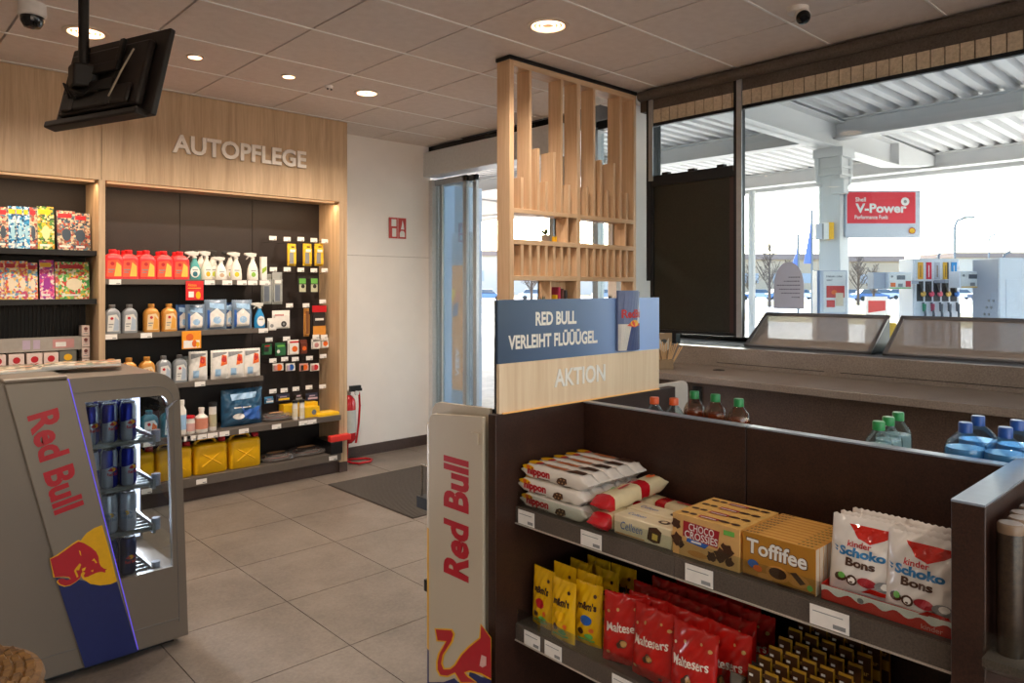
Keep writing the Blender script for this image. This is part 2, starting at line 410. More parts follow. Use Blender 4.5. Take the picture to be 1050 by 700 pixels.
# ------------------------------------------------ sliding entrance
XD = 4.35
yd = lambda px: YX(px, XD)
b = MB(); b.box(4.33, 5.80, 0, 4.42, 5.86, 2.62, aluw); b.box(4.33, 4.0, 0, 4.42, 4.06, 2.62, alu)
b.box(4.33, 4.0, 2.90, 4.5, 5.86, 2.95, mat('door void', '#191817', .9)); b.build('door_1', kind='structure')
dr = bpy.data.objects['door_1']
b = MB(); b.box(4.24, 4.0, 2.64, 4.42, 5.83, 2.88, aluw); b.build('door_header', dr, w=True, bevel=.01)
b = MB(); b.box(4.26, 4.9, 2.885, 4.30, 5.7, 2.92, mat('black cable', '#0e0e10', .6)); b.tube([(4.27, 4.3+.2*k, 2.905+.01*math.sin(k*2.3)) for k in range(8)], .012, mat('black cable', '#0e0e10', .6)); b.build('cable_bundle', dr, w=True)
def leaf(ya, yb, x, name='door_leaf'):
    b = MB()
    for y in (ya, yb-.05): b.box(x, y, .02, x+.035, y+.05, 2.62, alu)
    b.box(x, ya, .02, x+.035, yb, .10, alu); b.box(x, ya, 2.56, x+.035, yb, 2.62, alu)
    o = b.build(name, dr, w=True, bevel=.004)
    g = MB(); g.box(x+.012, ya+.05, .10, x+.02, yb-.05, 2.56, gl); g.build('door_glass', o, w=True); return o
leaf(yd(477), yd(436), 4.36); leaf(yd(484), yd(446), 4.40); leaf(4.06, yd(562), 4.36)
b = MB(); b.box(4.36, yd(452)-.01, .1, 4.372, yd(452)+.0, 2.56, aluw); b.build('door_seal', dr, w=True)

# entrance mat
mm = mat('ribbed mat', '#3a332e', .9); mm2 = mat('mat rib', '#57504a', .9)
r = T('entrance_mat', 'dark ribbed entrance mat set in the tiles before the sliding door', 'mat', (3.5, 4.6, 0))
b = MB(); b.box(2.84, 4.02, 0.0005, 4.22, 5.17, .004, mm)
b.build('backing', r, w=True)
b = MB()
for k in range(46): b.box(2.845, 4.03+k*.0248, .004, 4.215, 4.03+k*.0248+.012, .009, mm2)
b.build('ribs', r, w=True, kind=None)

# ------------------------------------------------ ceiling fittings
glow = mat('lamp glow', '#ffd9b0', .3, emit=4, ecol='#ffd8ac'); glow2 = mat('lamp diffuser', '#c88a58', .3, emit=.55, ecol='#e0a070'); ringm = mat('lamp ring', '#d8ccc0', .35, .5)
def downlight(x, y, rad, label, power=None, col=(1, .84, .69)):
    r = T('ceiling_downlight', label, 'ceiling light', (x, y, 2.90), 0, 'recessed ceiling downlights')
    z = .05
    b = MB(); b.lathe([(rad*.78, z+.004), (rad*.80, z-.008), (rad, z-.006), (rad, z+.0)], ringm, seg=28, cap=False)
    b.build('trim_ring', r, recalc=True)
    b = MB()
    for k in range(3):
        q = rad*(.76-.2*k); b.lathe([(q, z-.003), (q-rad*.05, z-.007), (q-rad*.10, z-.002)], glow, seg=24, cap=False)
    b.build('reflector', r)
    b = MB(); b.lathe([(rad*.78, z-.001), (.001, z-.0015)], glow2, seg=24, cap=False); b.build('diffuser', r)
    l = bpy.data.lights.new('spot', 'SPOT'); l.energy = power or DL_POWER; l.spot_size = math.radians(150); l.spot_blend = .8; l.color = col; l.shadow_soft_size = rad*.6
    o = bpy.data.objects.new('lamp_bulb', l); COL.objects.link(o); o.parent = r; o.location = (0, 0, .03)
for px, py, rad, lab, pw in ((88, 33, .115, 'large round recessed downlight half hidden by the black monitor pole', 70),
    (200, 58, .05, 'small half lit recessed spot left of the two above the car care sign', 30),
    (296, 78, .05, 'small half lit recessed spot right of the two above the car care sign', 30),
    (376, 95, .09, 'lit round recessed downlight nearest the white back wall', 110),
    (562, 26, .115, 'large lit round recessed downlight above the oak slat divider', 70)):
    p = atz(px, py, 2.95); downlight(p.x, p.y, rad, lab, pw)
for x, y, q in ((-.6, 2.1, 'left of the cooler'), (-.6, -.6, 'behind the camera on the left'), (1.3, -.9, 'behind the camera on the right'), (-.6, 4.3, 'in front of the magazine shelves')):
    downlight(x, y, .115, 'round recessed downlight outside the view, '+q, DL_POWER)
whitep = mat('white plastic', '#e2ddd8', .4)
p = atz(33, 4, 2.95)
r = T('dome_camera', 'white dome camera with black eye on the ceiling at the upper left corner', 'security camera', (p.x, p.y, 2.80))
b = MB(); b.lathe([(.001, .15), (.06, .15), (.062, .09), (.055, .085)], whitep, seg=24); b.build('base', r)
b = MB(); b.lathe([(.052, .088), (.05, .06), (.036, .035), (.001, .024)], mat('smoked dome', '#1a1a1c', .1), seg=24); b.build('dome', r)
p = atz(818, 8, 2.95)
r = T('turret_camera', 'small white turret camera on the ceiling near the window head', 'security camera', (p.x, p.y, 2.84))
b = MB(); b.lathe([(.001, .11), (.052, .11), (.05, .085), (.03, .08)], whitep, seg=24); b.build('base', r)
q = Matrix.Translation((-.012, -.03, .055)) @ Matrix.Rotation(math.radians(-60), 4, Vector((.6, -.8, 0)))
b = MB(); b.lathe([(.001, .04), (.022, .036), (.036, .02), (.04, 0), (.036, -.02), (.024, -.034)], whitep, seg=24, M=q); b.build('ball', r)
b = MB(); b.lathe([(.037, -.012), (.034, -.024), (.026, -.036), (.018, -.044), (.001, -.046)], mat('camera lens', '#0a0a0a', .1), seg=24, M=q); b.build('lens', r)
p = atz(337, 88, 2.95)
r = T('motion_sensor', 'tiny white two-eyed sensor on the ceiling beside the lit downlight near the back wall', 'sensor', (p.x, p.y, 2.92))
b = MB(); b.lathe([(.001, .03), (.03, .03), (.026, .01), (.001, .004)], whitep, seg=16); b.build('housing', r)
b = MB()
for s in (-1, 1): b.lathe([(.006, .004), (.006, -.008), (.001, -.01)], BLACK, (s*.014, -.012, .008), 10)
b.build('sensor_eye', r)

# ------------------------------------------------ monitor on pole
C0 = Vector((.876, 3.491, 2.449)); yw = math.radians(-70.0); ti = math.radians(13.8)
u = Vector((math.cos(yw), math.sin(yw), 0)); nn = Vector((-math.sin(yw), math.cos(yw), 0)); vv = (UP*math.cos(ti)+nn*math.sin(ti)); wv = u.cross(vv)
R4 = Matrix.Translation(C0) @ Matrix(((u.x, vv.x, wv.x, 0), (u.y, vv.y, wv.y, 0), (u.z, vv.z, wv.z, 0), (0, 0, 0, 1))) @ Matrix.Scale(.89, 4)   # local x right, y up, z towards viewer side
blk = mat('black monitor shell', '#1c1512', .5); blk2 = mat('black bracket', '#0c0a0a', .45)
pole_base = R4 @ Vector((-.085, .03, .09)); 
r = T('ceiling_monitor', 'black flat monitor seen from behind, tilted on a ceiling pole', 'monitor', (pole_base.x, pole_base.y, 2.9))
def cb(b, c, s, m): b.cbox(c, s, m, R4)
b = MB(); cb(b, (0, 0, -.012), (.74, .44, .03), blk); b.build('bezel', r, w=True, bevel=.006)
b = MB(); cb(b, (0, -.01, .022), (.60, .33, .04), blk); cb(b, (0, -.12, .05), (.5, .10, .025), blk); b.build('rear_cover', r, w=True, bevel=.015)
b = MB(); cb(b, (0, .0, -.0285), (.69, .39, .004), mat('screen glass', '#08080a', .08)); b.build('screen', r, w=True)
b = MB(); cb(b, (-.02, -.215, .022), (.70, .035, .065), blk); b.build('speaker_bar', r, w=True, bevel=.008)
b = MB(); cb(b, (-.16, 0, .055), (.03, .34, .02), blk2); cb(b, (.12, 0, .055), (.03, .34, .02), blk2); cb(b, (-.02, .02, .07), (.34, .05, .02), blk2); cb(b, (-.02, -.07, .07), (.34, .05, .02), blk2); b.build('wall_mount', r, w=True, bevel=.003)
b = MB(); b.lathe([(.001, pole_base.z-.06), (.021, pole_base.z-.06), (.021, 2.948), (.001, 2.948)], blk2, (pole_base.x, pole_base.y, 0), 16)
b.lathe([(.05, 2.93), (.05, 2.949)], blk2, (pole_base.x, pole_base.y, 0), 16); b.build('pole', r, w=True)
b = MB(); b.cbox((pole_base.x, pole_base.y, pole_base.z-.04), (.10, .10, .10), blk2); b.build('pivot', r, w=True, bevel=.01)
b = MB()
for k in range(6):
    a = R4 @ Vector((-.2+.02*k, -.04-.01*k, .10)); c = R4 @ Vector((-.12+.03*k, -.12+.012*k, .075)); e = R4 @ Vector((-.05+.02*k, .05-.03*k, .07))
    b.tube([a, (a+c)/2+Vector((0, 0, -.03)), c, e], .005, blk2, 6)
a = R4 @ Vector((.22, .1, .06)); c = R4 @ Vector((.20, -.02, .08)); e = R4 @ Vector((.14, -.14, .075)); b.tube([a, c, e], .004, mat('pale cable', '#b0a490', .5), 6)
b.build('cable', r, w=True)
# ================================================================== CAR CARE WALL UNIT
YF = 5.45
r = T('wall_shelving', 'oak framed wall shelving with a lettered fascia, dark back panels and grey shelves', 'shelving', (1.6, 5.65, 0))
UNIT = r
XL = -1.4; XR = 3.174
b = MB(); b.box(XL, YF, 2.275, 1.310, 5.86, 2.948, OAK); b.box(1.314, YF, 2.275, XR-.03, 5.86, 2.948, OAK); b.build('fascia', r, w=True)
b = MB(); b.box(XR-.03, YF-.002, .085, XR, 5.86, 2.948, OAK); b.box(3.10, YF, .085, XR-.03, 5.86, 2.275, OAK); b.build('end_panel', r, w=True, bevel=.002)
b = MB(); b.box(3.10, YF-.004, 0, XR, 5.86, .085, bbm); b.build('end_panel_foot', r, w=True)
for xa, xb in ((1.296, 1.335), (-.75, -.71)):
    b = MB(); b.box(xa, YF, .0, xb, 5.84, 2.275, OAK); b.build('divider', r, w=True, bevel=.002)
b = MB()
for xa, xb in ((XL, 1.296), (1.335, 1.93), (1.934, 2.50), (2.504, 3.10)): b.box(xa, 5.80, .09, xb, 5.84, 2.275, DARKM)
b.build('back_panel', r, w=True)
b = MB(); b.box(XL, 5.47, 0, 3.10, 5.5, .10, bbm); b.build('plinth', r, w=True)
# light strips behind the fascia
for xa, xb in ((-.7, 1.28), (1.36, 3.08)):
    b = MB(); b.box(xa, YF+.045, 2.262, xb, YF+.065, 2.2745, mat('led strip', '#ffd8b0', .4, emit=.35, ecol='#ffc890')); o = b.build('light_strip', r, w=True)
    l = bpy.data.lights.new('strip', 'AREA'); l.shape = 'RECTANGLE'; l.size = xb-xa; l.size_y = .03; l.energy = STRIP_POWER*4; l.color = (1, .72, .45)
    lo = bpy.data.objects.new('strip_lamp', l); COL.objects.link(lo); lo.parent = o; lo.location = Vector(((xa+xb)/2, YF+.055, 2.255))-wloc(r); lo.rotation_euler = (math.radians(8), 0, 0)
# raised AUTOPFLEGE letters
p0 = aty(176, 157.5, YF); p1 = aty(313, 170.5, YF)
D().text('AUTOPFLEGE', 0, 0, p1.x-p0.x, .135, mat('brushed letter face', '#efe6dc', .45), bold=.028).build('sign_lettering', r, plane((p0.x, YF, 2.515), (1, 0, 0), (0, 0, 1)), w0=.004, thick=.018, w=True, label='raised grey AUTOPFLEGE letters')
def tag3(b, x, y, z, w=.075, h=.035, facing='y'):
    """a shelf-edge price label: paper with a small barcode"""
    if facing == 'y':
        b.box(x-w/2, y-.002, z-h/2, x+w/2, y, z+h/2, PAPER); b.box(x+w*.1, y-.0026, z-h*.38, x+w*.42, y-.002, z-h*.18, GREYP)
    else:
        b.box(y-.002, x-w/2, z-h/2, y, x+w/2, z+h/2, PAPER); b.box(y-.0026, x-w*.42, z-h*.38, y-.002, x-w*.1, z-h*.18, GREYP); b.box(y-.0026, x-w*.35, z+h*.2, y-.002, x+w*.42, z+h*.24, GREYP)
def shelf(x0, x1, yf, z, tags, thick=.036, parent=None):
    b = MB(); b.box(x0, yf+.004, z-.012, x1, 5.80, z, SHELFG); b.box(x0, yf, z-thick, x1, yf+.004, z+.001, SHELFG)
    o = b.build('shelf', parent or UNIT, w=True, bevel=.001)
    for px in tags:
        t = MB(); tag3(t, XY(px, yf), yf, z-thick/2-.002); t.build('price_tag', o, w=True)
    return o
S1 = shelf(1.335, 2.46, 5.50, 1.61, (118, 215, 233, 248, 259, 271))
S2 = shelf(1.335, 2.46, 5.50, 1.235, (114, 150, 270))
S3 = shelf(1.335, 2.46, 5.50, .86, (205, 138))
S4 = shelf(1.335, 3.10, 5.42, .487, (153, 183, 190, 197, 206.5, 218, 230, 250, 283.5, 311, 320), .042)
S5 = shelf(1.335, 3.10, 5.42, .172, (150, 206.6, 341.5), .062)
# magazine bay shelves (black wire-front)
for z, th in ((1.80, .035), (1.475, .035), (1.0, .03), (.55, .04), (.17, .06)):
    b = MB(); b.box(-.71, 5.50, z-th, 1.296, 5.80, z, mat('black shelf', '#15100f', .5)); b.build('magazine_shelf', r, w=True)
b = MB()
for k in range(60): b.box(-.1+k*.023, 5.79, 1.2, -.1+k*.023+.004, 5.80, 1.45, mat('perforation', '#3a302c', .6))
b.build('perforated_panel', r, w=True)
b = MB(); x1 = XY(83, 5.6); b.box(-.5, 5.58, 1.135, x1, 5.60, 1.225, mat('grey banner', '#a39a90', .6)); o = b.build('shelf_banner', r, w=True)
dd = D()
lil = mat('lilac print', '#b8a4b8', .5); pnk = mat('pink print', '#c58a86', .5)
for a, c, m in ((23, 31, lil), (34, 41, lil), (54, 76, pnk)):
    dd.rect(XY(a, 5.58), 1.15, XY(c, 5.58)-XY(a, 5.58), .06, m)
dd.rect(XY(57, 5.58), 1.16, .06, .03, WHITE)
dd.build('banner_print', o, plane((0, 5.58, 0), (1, 0, 0), (0, 0, 1)), w=True)

# red and yellow promotion cards hanging from two shelves
def promo(px, z, w, h, c1, c2, label, yf, red):
    x = XY(px, yf)
    r = T('promotion_card', label, 'sign', (x, yf-.012, z))
    b = MB(); b.box(-w/2, -.002, 0, w/2, .002, h, c1); b.build('card', r)
    dd = D()
    if red:
        dd.text('Aktion', -w*.4, h*.72, w*.5, h*.14, c2).rect(-w*.35, h*.15, w*.3, h*.3, WHITE).ell(w*.2, h*.25, w*.14, h*.2, YEL).rect(-w*.4, h*.6, w*.75, h*.05, c2)
    else:
        dd.rect(-w*.42, h*.05, w*.84, h*.42, WHITE).ell(-w*.1, h*.65, w*.2, h*.2, c2).ell(w*.15, h*.28, w*.13, h*.2, c2).ell(w*.32, h*.22, w*.09, h*.16, YEL)
    dd.build('printed_label', r, plane((0, -.002, 0), (1, 0, 0), (0, 0, 1)))
promo(199, 1.46, .125, .14, mat('red card', '#d8262a', .5), mat('orange print', '#f5a030', .5), 'small red promotion card hung from the top car care shelf', 5.50, 1)
promo(195.8, 1.105, .135, .13, mat('amber card', '#f09a20', .5), mat('deep orange print', '#e0641c', .5), 'small orange and white promotion card hung from the middle car care shelf', 5.50, 0)

# ------------------------------------------------ bottles
def oil_bottle(col, h=.21, w=.125, d=.075, cap=None, lab='#e8d8c8', patch='#e8a030', word=None, name='oil_bottle', cat='bottle'):
    r = T(name, 'x', cat); m = mat('bottle '+col, col, .3, var=.03, metal=.15 if col != '#e02a2e' else 0)
    b = MB(); rings = []
    for k, (sw, sd, z, ox) in enumerate(((.92, .9, 0, 0), (1, 1, .01, 0), (1, 1, .60, 0), (.97, .98, .68, 0), (.80, .85, .77, 0), (.5, .6, .84, .0), (.34, .52, .86, 0), (.34, .52, .88, 0))):
        rings.append(rrect(w*sw, d*sd, h*z, .3, 3, ox*w, 0))
    b.loft(rings, m); b.build('body', r, smooth=50)
    cr = d*.30; b = MB(); b.lathe([(cr, h*.88), (cr*1.05, h*.89), (cr*1.05, h*.985), (cr*.9, h), (.001, h)], cap or m, seg=14); b.build('cap', r)
    dd = D(); lm = mat('label '+lab, lab, .4); pm = mat('print '+patch, patch, .4)
    dd.poly([(-w*.36, h*.08), (w*.36, h*.08), (w*.36, h*.52), (w*.2, h*.66), (-w*.3, h*.62)], lm)
    dd.poly([(0, h*.1), (w*.34, h*.1), (w*.34, h*.45), (w*.12, h*.58)], pm).ell(-w*.08, h*.52, w*.1, w*.1, RED, 10)
    dd.rect(-w*.28, h*.3, w*.3, h*.04, GREYP).rect(-w*.28, h*.22, w*.22, h*.03, GREYP)
    dd.build('label', r, plane((0, -d/2, 0), (1, 0, 0), (0, 0, 1)), w0=.001)
    return r
def row(proto, spots, z, lab, group, first=True):
    """spots: (px, Y, text)"""
    for i, (px, Y, t) in enumerate(spots):
        loc = (XY(px, Y), Y, z)
        if i == 0: place(proto, loc, random.uniform(-.06, .06), lab % t, group)
        else: dup(proto, loc, random.uniform(-.08, .08), lab % t, group)
L = lambda n, nm='from the left': ORD[n]+' '+nm
redb = oil_bottle('#e02a2e', .205, .13, .08, lab='#e85a38', patch='#f5c050')
row(redb, [(px, 5.555, L(i)) for i, px in enumerate((115.5, 131.7, 149.5, 167.4, 184))], 1.61, 'red oil bottle in the front row of the top shelf, %s', 'red oil bottles on the top shelf')
rb = dup(redb); row(rb, [(px, 5.67, L(i)) for i, px in enumerate((119, 128, 144, 163, 180))], 1.61, 'red oil bottle in the rear row of the top shelf, %s', 'red oil bottles in the second row')
sil = oil_bottle('#8a8d90', .20, .10, .065, cap=mat('cap grey', '#6d6a68', .4), lab='#d8d4cc', patch='#a8b4c4')
row(sil, [(115.0, 5.555, 'second from the right'), (132.6, 5.555, 'rightmost')], 1.235, 'silver motor oil bottle on the second shelf beside the gold ones, %s', 'silver oil bottles on the second shelf')
gold = oil_bottle('#c88a3c', .20, .105, .07, lab='#e4c8a0', patch='#e0a040')
row(gold, [(155, 5.555, 'left one'), (173, 5.555, 'right one')], 1.235, 'golden motor oil bottle on the second shelf under the red bottles, %s of two', 'golden oil bottles on the second shelf')
g3 = dup(gold); row(g3, [(114, 5.555, 'leftmost of three'), (132, 5.555, 'middle of three'), (150.5, 5.555, 'rightmost of three')], .86, 'golden motor oil bottle on the third shelf, %s', 'golden oil bottles on the third shelf')
s3 = dup(sil); row(s3, [(167.5, 5.555, 'left one of two'), (184, 5.555, 'right one of two')], .86, 'silver motor oil bottle on the third shelf, %s', 'silver oil bottles on the third shelf')
s5 = oil_bottle('#1f6f86', .20, .12, .075, lab='#d8e4e8', patch='#e07040')
row(s5, [(152.7, 5.50, 'left one of two'), (173, 5.50, 'right one of two')], .487, 'blue coolant bottle on the fourth shelf seen through the cooler window, %s', 'blue coolant bottles')

def spray_bottle(col, h=.24, w=.085, d=.055, trig='#d8d4cc', spot='#c8d850', lab='#e8e8e0'):
    r = T('spray_bottle', 'x', 'spray bottle'); m = mat('spray '+col, col, .35, var=.03); t = mat('trigger '+trig, trig, .4)
    b = MB(); rings = [rrect(w*a, d*c, h*z, .45, 3) for a, c, z in ((.95, .9, 0), (1, 1, .03), (1, 1, .2), (.9, .95, .4), (.68, .8, .55), (.42, .6, .66), (.32, .5, .72), (.32, .5, .76))]
    b.loft(rings, m); b.build('body', r, smooth=60)
    b = MB(); b.lathe([(.016, h*.76), (.016, h*.82), (.010, h*.83)], t, seg=12)
    b.prism([(-.058, -.012, h*.90), (-.06, -.012, h*.98), (-.01, -.012, h), (.028, -.012, h*.97), (.024, -.012, h*.86), (-.012, -.012, h*.82)], (0, .024, 0), t)
    b.prism([(-.030, -.006, h*.90), (-.022, -.006, h*.90), (-.034, -.006, h*.80), (-.048, -.006, h*.74), (-.050, -.006, h*.76), (-.040, -.006, h*.83)], (0, .012, 0), t)
    b.lathe([(.007, -.004), (.007, .008)], t, (-.062, 0, h*.94), 8, Matrix.Rotation(PI/2, 4, 'Y')); b.build('spray_head', r, bevel=.002)
    D().ell(0, h*.27, w*.38, h*.2, mat('label '+lab, lab, .4), 18).ell(0, h*.2, w*.2, h*.09, mat('print '+spot, spot, .4), 12).rect(-w*.22, h*.33, w*.44, h*.03, GREYP).build('label', r, plane((0, -d/2, 0), (1, 0, 0), (0, 0, 1)), w0=.001)
    return r
for px, Y, args, lab in ((199.5, 5.55, dict(col='#4a9a98', h=.21, spot='#2c6a78'), 'teal spray bottle with white trigger, leftmost sprayer on the top shelf'),
    (211.5, 5.55, dict(col='#e4dcc8', h=.215, spot='#e8b020'), 'cream spray bottle with a yellow print beside the teal sprayer'),
    (226.5, 5.54, dict(col='#e8e4dc', h=.175, spot='#c8a888'), 'shorter white spray bottle in the middle of the top shelf sprayers'),
    (242, 5.55, dict(col='#e8e2d8', h=.215, spot='#d0c020'), 'white spray bottle with a lime green triangle, second sprayer from the right'),
    (259, 5.55, dict(col='#ece6dc', h=.215, spot='#88b840'), 'white spray bottle with a green leaf print, rightmost sprayer on the top shelf'),
    (206, 5.67, dict(col='#d8d0c8', h=.23, trig='#2a2624'), 'black-triggered spray bottle behind the teal one'),
    (218, 5.67, dict(col='#c8c4bc', h=.23, trig='#2a2624'), 'black-triggered spray bottle behind the short white one'),
    (236, 5.67, dict(col='#d4cec8', h=.23, trig='#2a2624'), 'black-triggered spray bottle behind and between the white ones'),
    (266, 5.54, dict(col='#2b8fc8', h=.20, spot='#e8e8f0'), 'bright blue spray bottle at the right end of the second shelf')):
    s = spray_bottle(**args); place(s, (XY(px, Y), Y, 1.235 if px == 266 else 1.61), random.uniform(-.2, .2), lab, 'spray bottles on the car care shelves')
r = T('carton', 'slim white carton with a green mark at the right end of the top shelf', 'box', (XY(270, 5.54), 5.54, 1.61))
b = MB(); b.box(-.022, -.02, 0, .022, .02, .185, WHITE); b.build('box', r, bevel=.001)
D().poly([(-.018, .05), (.018, .08), (.018, .11), (-.018, .09)], mat('lime print', '#9ab83c', .4)).build('print', r, plane((0, -.02, 0), (1, 0, 0), (0, 0, 1)))

# soft pouches and bags
def bag_front(w, h, d, wr=.0018, seed=0):
    sd = seed*1.7; q1, q2 = 2*PI/(w*.42), 2*PI/(h*.36)
    def f(x, y):
        e = wr*(math.sin(q1*x+sd+1.5*math.sin(q2*y*.6))*math.sin(q2*y+sd*2)+.6*math.sin(q1*1.9*x-q2*1.3*y+sd*3))
        e *= max(0, 1-(abs(x)/(w/2))**6)*max(0, min(1, y/(h*.06), (h-y)/(h*.05)))
        return base(x, y)+e
    def base(x, y):
        u_ = min(1, abs(x)/(w/2)); v_ = min(1, max(0, y/h)); return d/2*(1-u_**2.2)**.7*(max(0, 1-v_**3.5))**.8*(min(1, .35+v_*4))
    return f
def pouch_mesh(w, h, d, m, seed=1, crimp=.004, nu=22, nv=26, wr=.0018, m2=None):
    f = bag_front(w, h, d, wr, seed); b = MB(); vs_ = []
    for s in (-1, 1):
        for j in range(nv+1):
            for i in range(nu+1):
                x = -w/2+w*i/nu; y = h*j/nv; t = f(x, y)
                z = y+(crimp*(i % 2) if j == nv else 0)
                vs_.append((x, s*(t+.0006), z))
    n = (nu+1)*(nv+1); fs = []
    for s in (0, 1):
        for j in range(nv):
            for i in range(nu):
                a = s*n+j*(nu+1)+i; q = (a, a+1, a+nu+2, a+nu+1); fs.append(q if s == 0 else q[::-1])
    edge = [i for i in range(nu+1)]+[j*(nu+1)+nu for j in range(1, nv+1)]+[nv*(nu+1)+i for i in range(nu-1, -1, -1)]+[j*(nu+1) for j in range(nv-1, 0, -1)]
    for k in range(len(edge)):
        a, c = edge[k], edge[(k+1) % len(edge)]; fs.append((c, a, a+n, c+n))
    b.add(vs_, fs, m); return b, f
def pouch(name, cat, w, h, d, m, dd=None, seed=1, part='pack', wr=.0018, crimp=.004):
    r = T(name, 'x', cat); b, f = pouch_mesh(w, h, d, m, seed, wr=wr, crimp=crimp); b.build(part, r, smooth=70)
    if dd: dd.build('printed_label', r, lambda x, y, ww: Vector((x, -(f(x, y)+.0010+ww), y)), w0=.0006, cut=.010 if h < .2 else .016)
    return r
bluebag = film('blue grey pouch', '#8294a8', .92, .2); clr = film('clear bag', '#d8dcd8', .5, .12); whp = mat('white pouch', '#e6e0d8', .3); org = mat('orange print b', '#e86a20', .4)
lb = mat('light blue print', '#9cc0e0', .4); bl = mat('blue print', '#2a5fb0', .4)
for i, (px, w, h, lab) in enumerate(((190, .10, .19, 'small dark blue grey refill pouch at the left of the washer fluid pouches'), (200, .14, .19, 'blue grey washer fluid refill pouch with pale label, left of the second shelf group'),
    (221, .17, .225, 'large white and blue washer fluid pouch in the middle of the second shelf'), (238, .10, .20, 'dark blue pouch squeezed between the two large washer fluid pouches'), (248, .155, .22, 'large blue washer fluid pouch at the right of the second shelf'))):
    p = pouch('refill_pouch', 'pouch', w, h, .07, [bluebag, film('blue pouch', '#4468a0', .95, .25)][i in (0, 3)], D().poly([(-w*.3, h*.08), (w*.3, h*.1), (w*.34, h*.5), (0, h*.72), (-w*.3, h*.55)], whp).ell(0, h*.32, w*.18, h*.12, lb).poly([(-w*.3, h*.74), (w*.34, h*.66), (w*.36, h*.86), (-w*.3, h*.9)], lb).rect(-w*.4, h*.06, w*.1, h*.6, bl), seed=i)
    place(p, (XY(px, 5.56), 5.56 + (.06 if i in (0, 3) else 0), 1.235), random.uniform(-.1, .1), lab, 'refill pouches on the second shelf')
for i, (px, lab) in enumerate(((203, 'leftmost'), (225, 'second from the left'), (241, 'second from the right'), (258, 'rightmost'))):
    w, h = (.135, .215)
    p = pouch('wipes_pouch', 'pouch', w, h, .05, whp, D().poly([(0, h*.45), (w*.4, h*.5), (w*.38, h*.8), (w*.1, h*.85)], org).ell(w*.2, h*.68, w*.14, h*.11, RED, 12).rect(-w*.3, h*.1, w*.3, h*.25, lb).poly([(-w*.4, h*.75), (w*.4, h*.88), (w*.4, h*.93), (-w*.4, h*.93)], GREYP), seed=20+i)
    place(p, (XY(px, 5.56), 5.56, .86), random.uniform(-.08, .08), 'white and orange care product pouch on the third shelf, '+lab+' of four', 'orange and white pouches on the third shelf')
p = pouch('crumpled_bag', 'bag', .12, .18, .06, clr, None, 33, wr=.006); place(p, (XY(192, 5.62), 5.62, .86), 0, 'crumpled clear bag left of the orange pouches on the third shelf')
w, h = .33, .28
p = pouch('big_refill_bag', 'bag', w, h, .12, film('shiny blue bag', '#2f5878', .96, .12), D().ell(-w*.15, h*.28, w*.13, h*.08, WHITE).poly([(-w*.3, h*.72), (w*.3, h*.75), (w*.32, h*.9), (-w*.3, h*.88)], lb).poly([(w*.0, h*.2), (w*.4, h*.1), (w*.1, h*.35), (w*.4, h*.5), (0, h*.42), (-w*.1, h*.6)], bl).rect(-w*.25, h*.5, w*.4, h*.03, WHITE), 5, wr=.007)
place(p, (XY(248, 5.56), 5.56, .487), .05, 'big shiny blue bag of screen wash on the fourth shelf')
# small bottles of the fourth shelf
def small_bottle(r0, h, body, cap, label_c, lab, px, neck=.5, sh=.7, capr=None):
    r = T('small_bottle', lab, 'bottle', (XY(px, 5.49), 5.49, .487))
    b = MB(); b.lathe([(r0*.95, 0), (r0, .006), (r0, h*sh), (r0*neck, h*(sh+.12)), (r0*neck, h*.88)], body, seg=16); b.build('body', r)
    c = capr or r0*neck*1.15; b = MB(); b.lathe([(c, h*.86), (c, h*.99), (c*.85, h)], cap, seg=14); b.build('cap', r)
    b = MB(); b.lathe([(r0*1.02, h*.15), (r0*1.02, h*.58)], label_c, seg=16, cap=False); b.build('label', r, recalc=False)
capd = mat('cap dark', '#1c1a1a', .4); redc = mat('cap red', '#c8202c', .35); pkl = mat('pink label', '#d8a8a0', .5)
small_bottle(.030, .25, whp, whp, lb, 'tall white bottle just right of the cooler on the fourth shelf', 186.5)
small_bottle(.033, .13, whp, redc, pkl, 'squat white pot with a red lid on the fourth shelf', 195, .9, .65)
small_bottle(.045, .18, whp, whp, mat('coral label', '#d88a70', .5), 'wide white bottle with coral label in the middle of the fourth shelf', 206.5, .4, .62)
small_bottle(.027, .21, whp, capd, mat('olive label', '#b8b090', .5), 'slim white can with a black cap left of the big blue bag', 218, .95, .78)
for px, k in ((302.5, 'left'), (309.5, 'right')):
    small_bottle(.022, .155, whp, capd, mat('cream label', '#d8ccb0', .5), 'small white tube with black cap on the fourth shelf, '+k+' of a pair', px, .95, .55)
def softbag(px, z, w, h, m, lab, dd=None, Y=5.62):
    p = pouch('product_bag', 'bag', w, h, .05, m, dd, int(px), wr=.004); return place(p, (XY(px, Y), Y, z), 0, lab)
yb = mat('yellow box card', '#e8b818', .45)
r = T('yellow_box', 'bright yellow box on the fourth shelf behind the black-capped tubes', 'box', (XY(306, 5.66), 5.62, .487)); b = MB(); b.box(-.17, -.05, 0, .13, .05, .11, yb); b.build('box', r, bevel=.002)
r = T('yellow_box', 'yellow box with a black picture on the fourth shelf near the end panel', 'box', (XY(318, 5.52), 5.53, .487)); b = MB(); b.box(-.06, -.04, 0, .07, .04, .085, yb); b.build('box', r, bevel=.002)
D().ell(.02, .04, .02, .022, mat('grey blue print', '#68707c', .4)).build('print', r, plane((0, -.04, 0), (1, 0, 0), (0, 0, 1)))
r = T('folded_cloth', 'yellow folded cloth pack lying flat at the right end of the fourth shelf', 'cloth', (XY(336, 5.5), 5.53, .487))
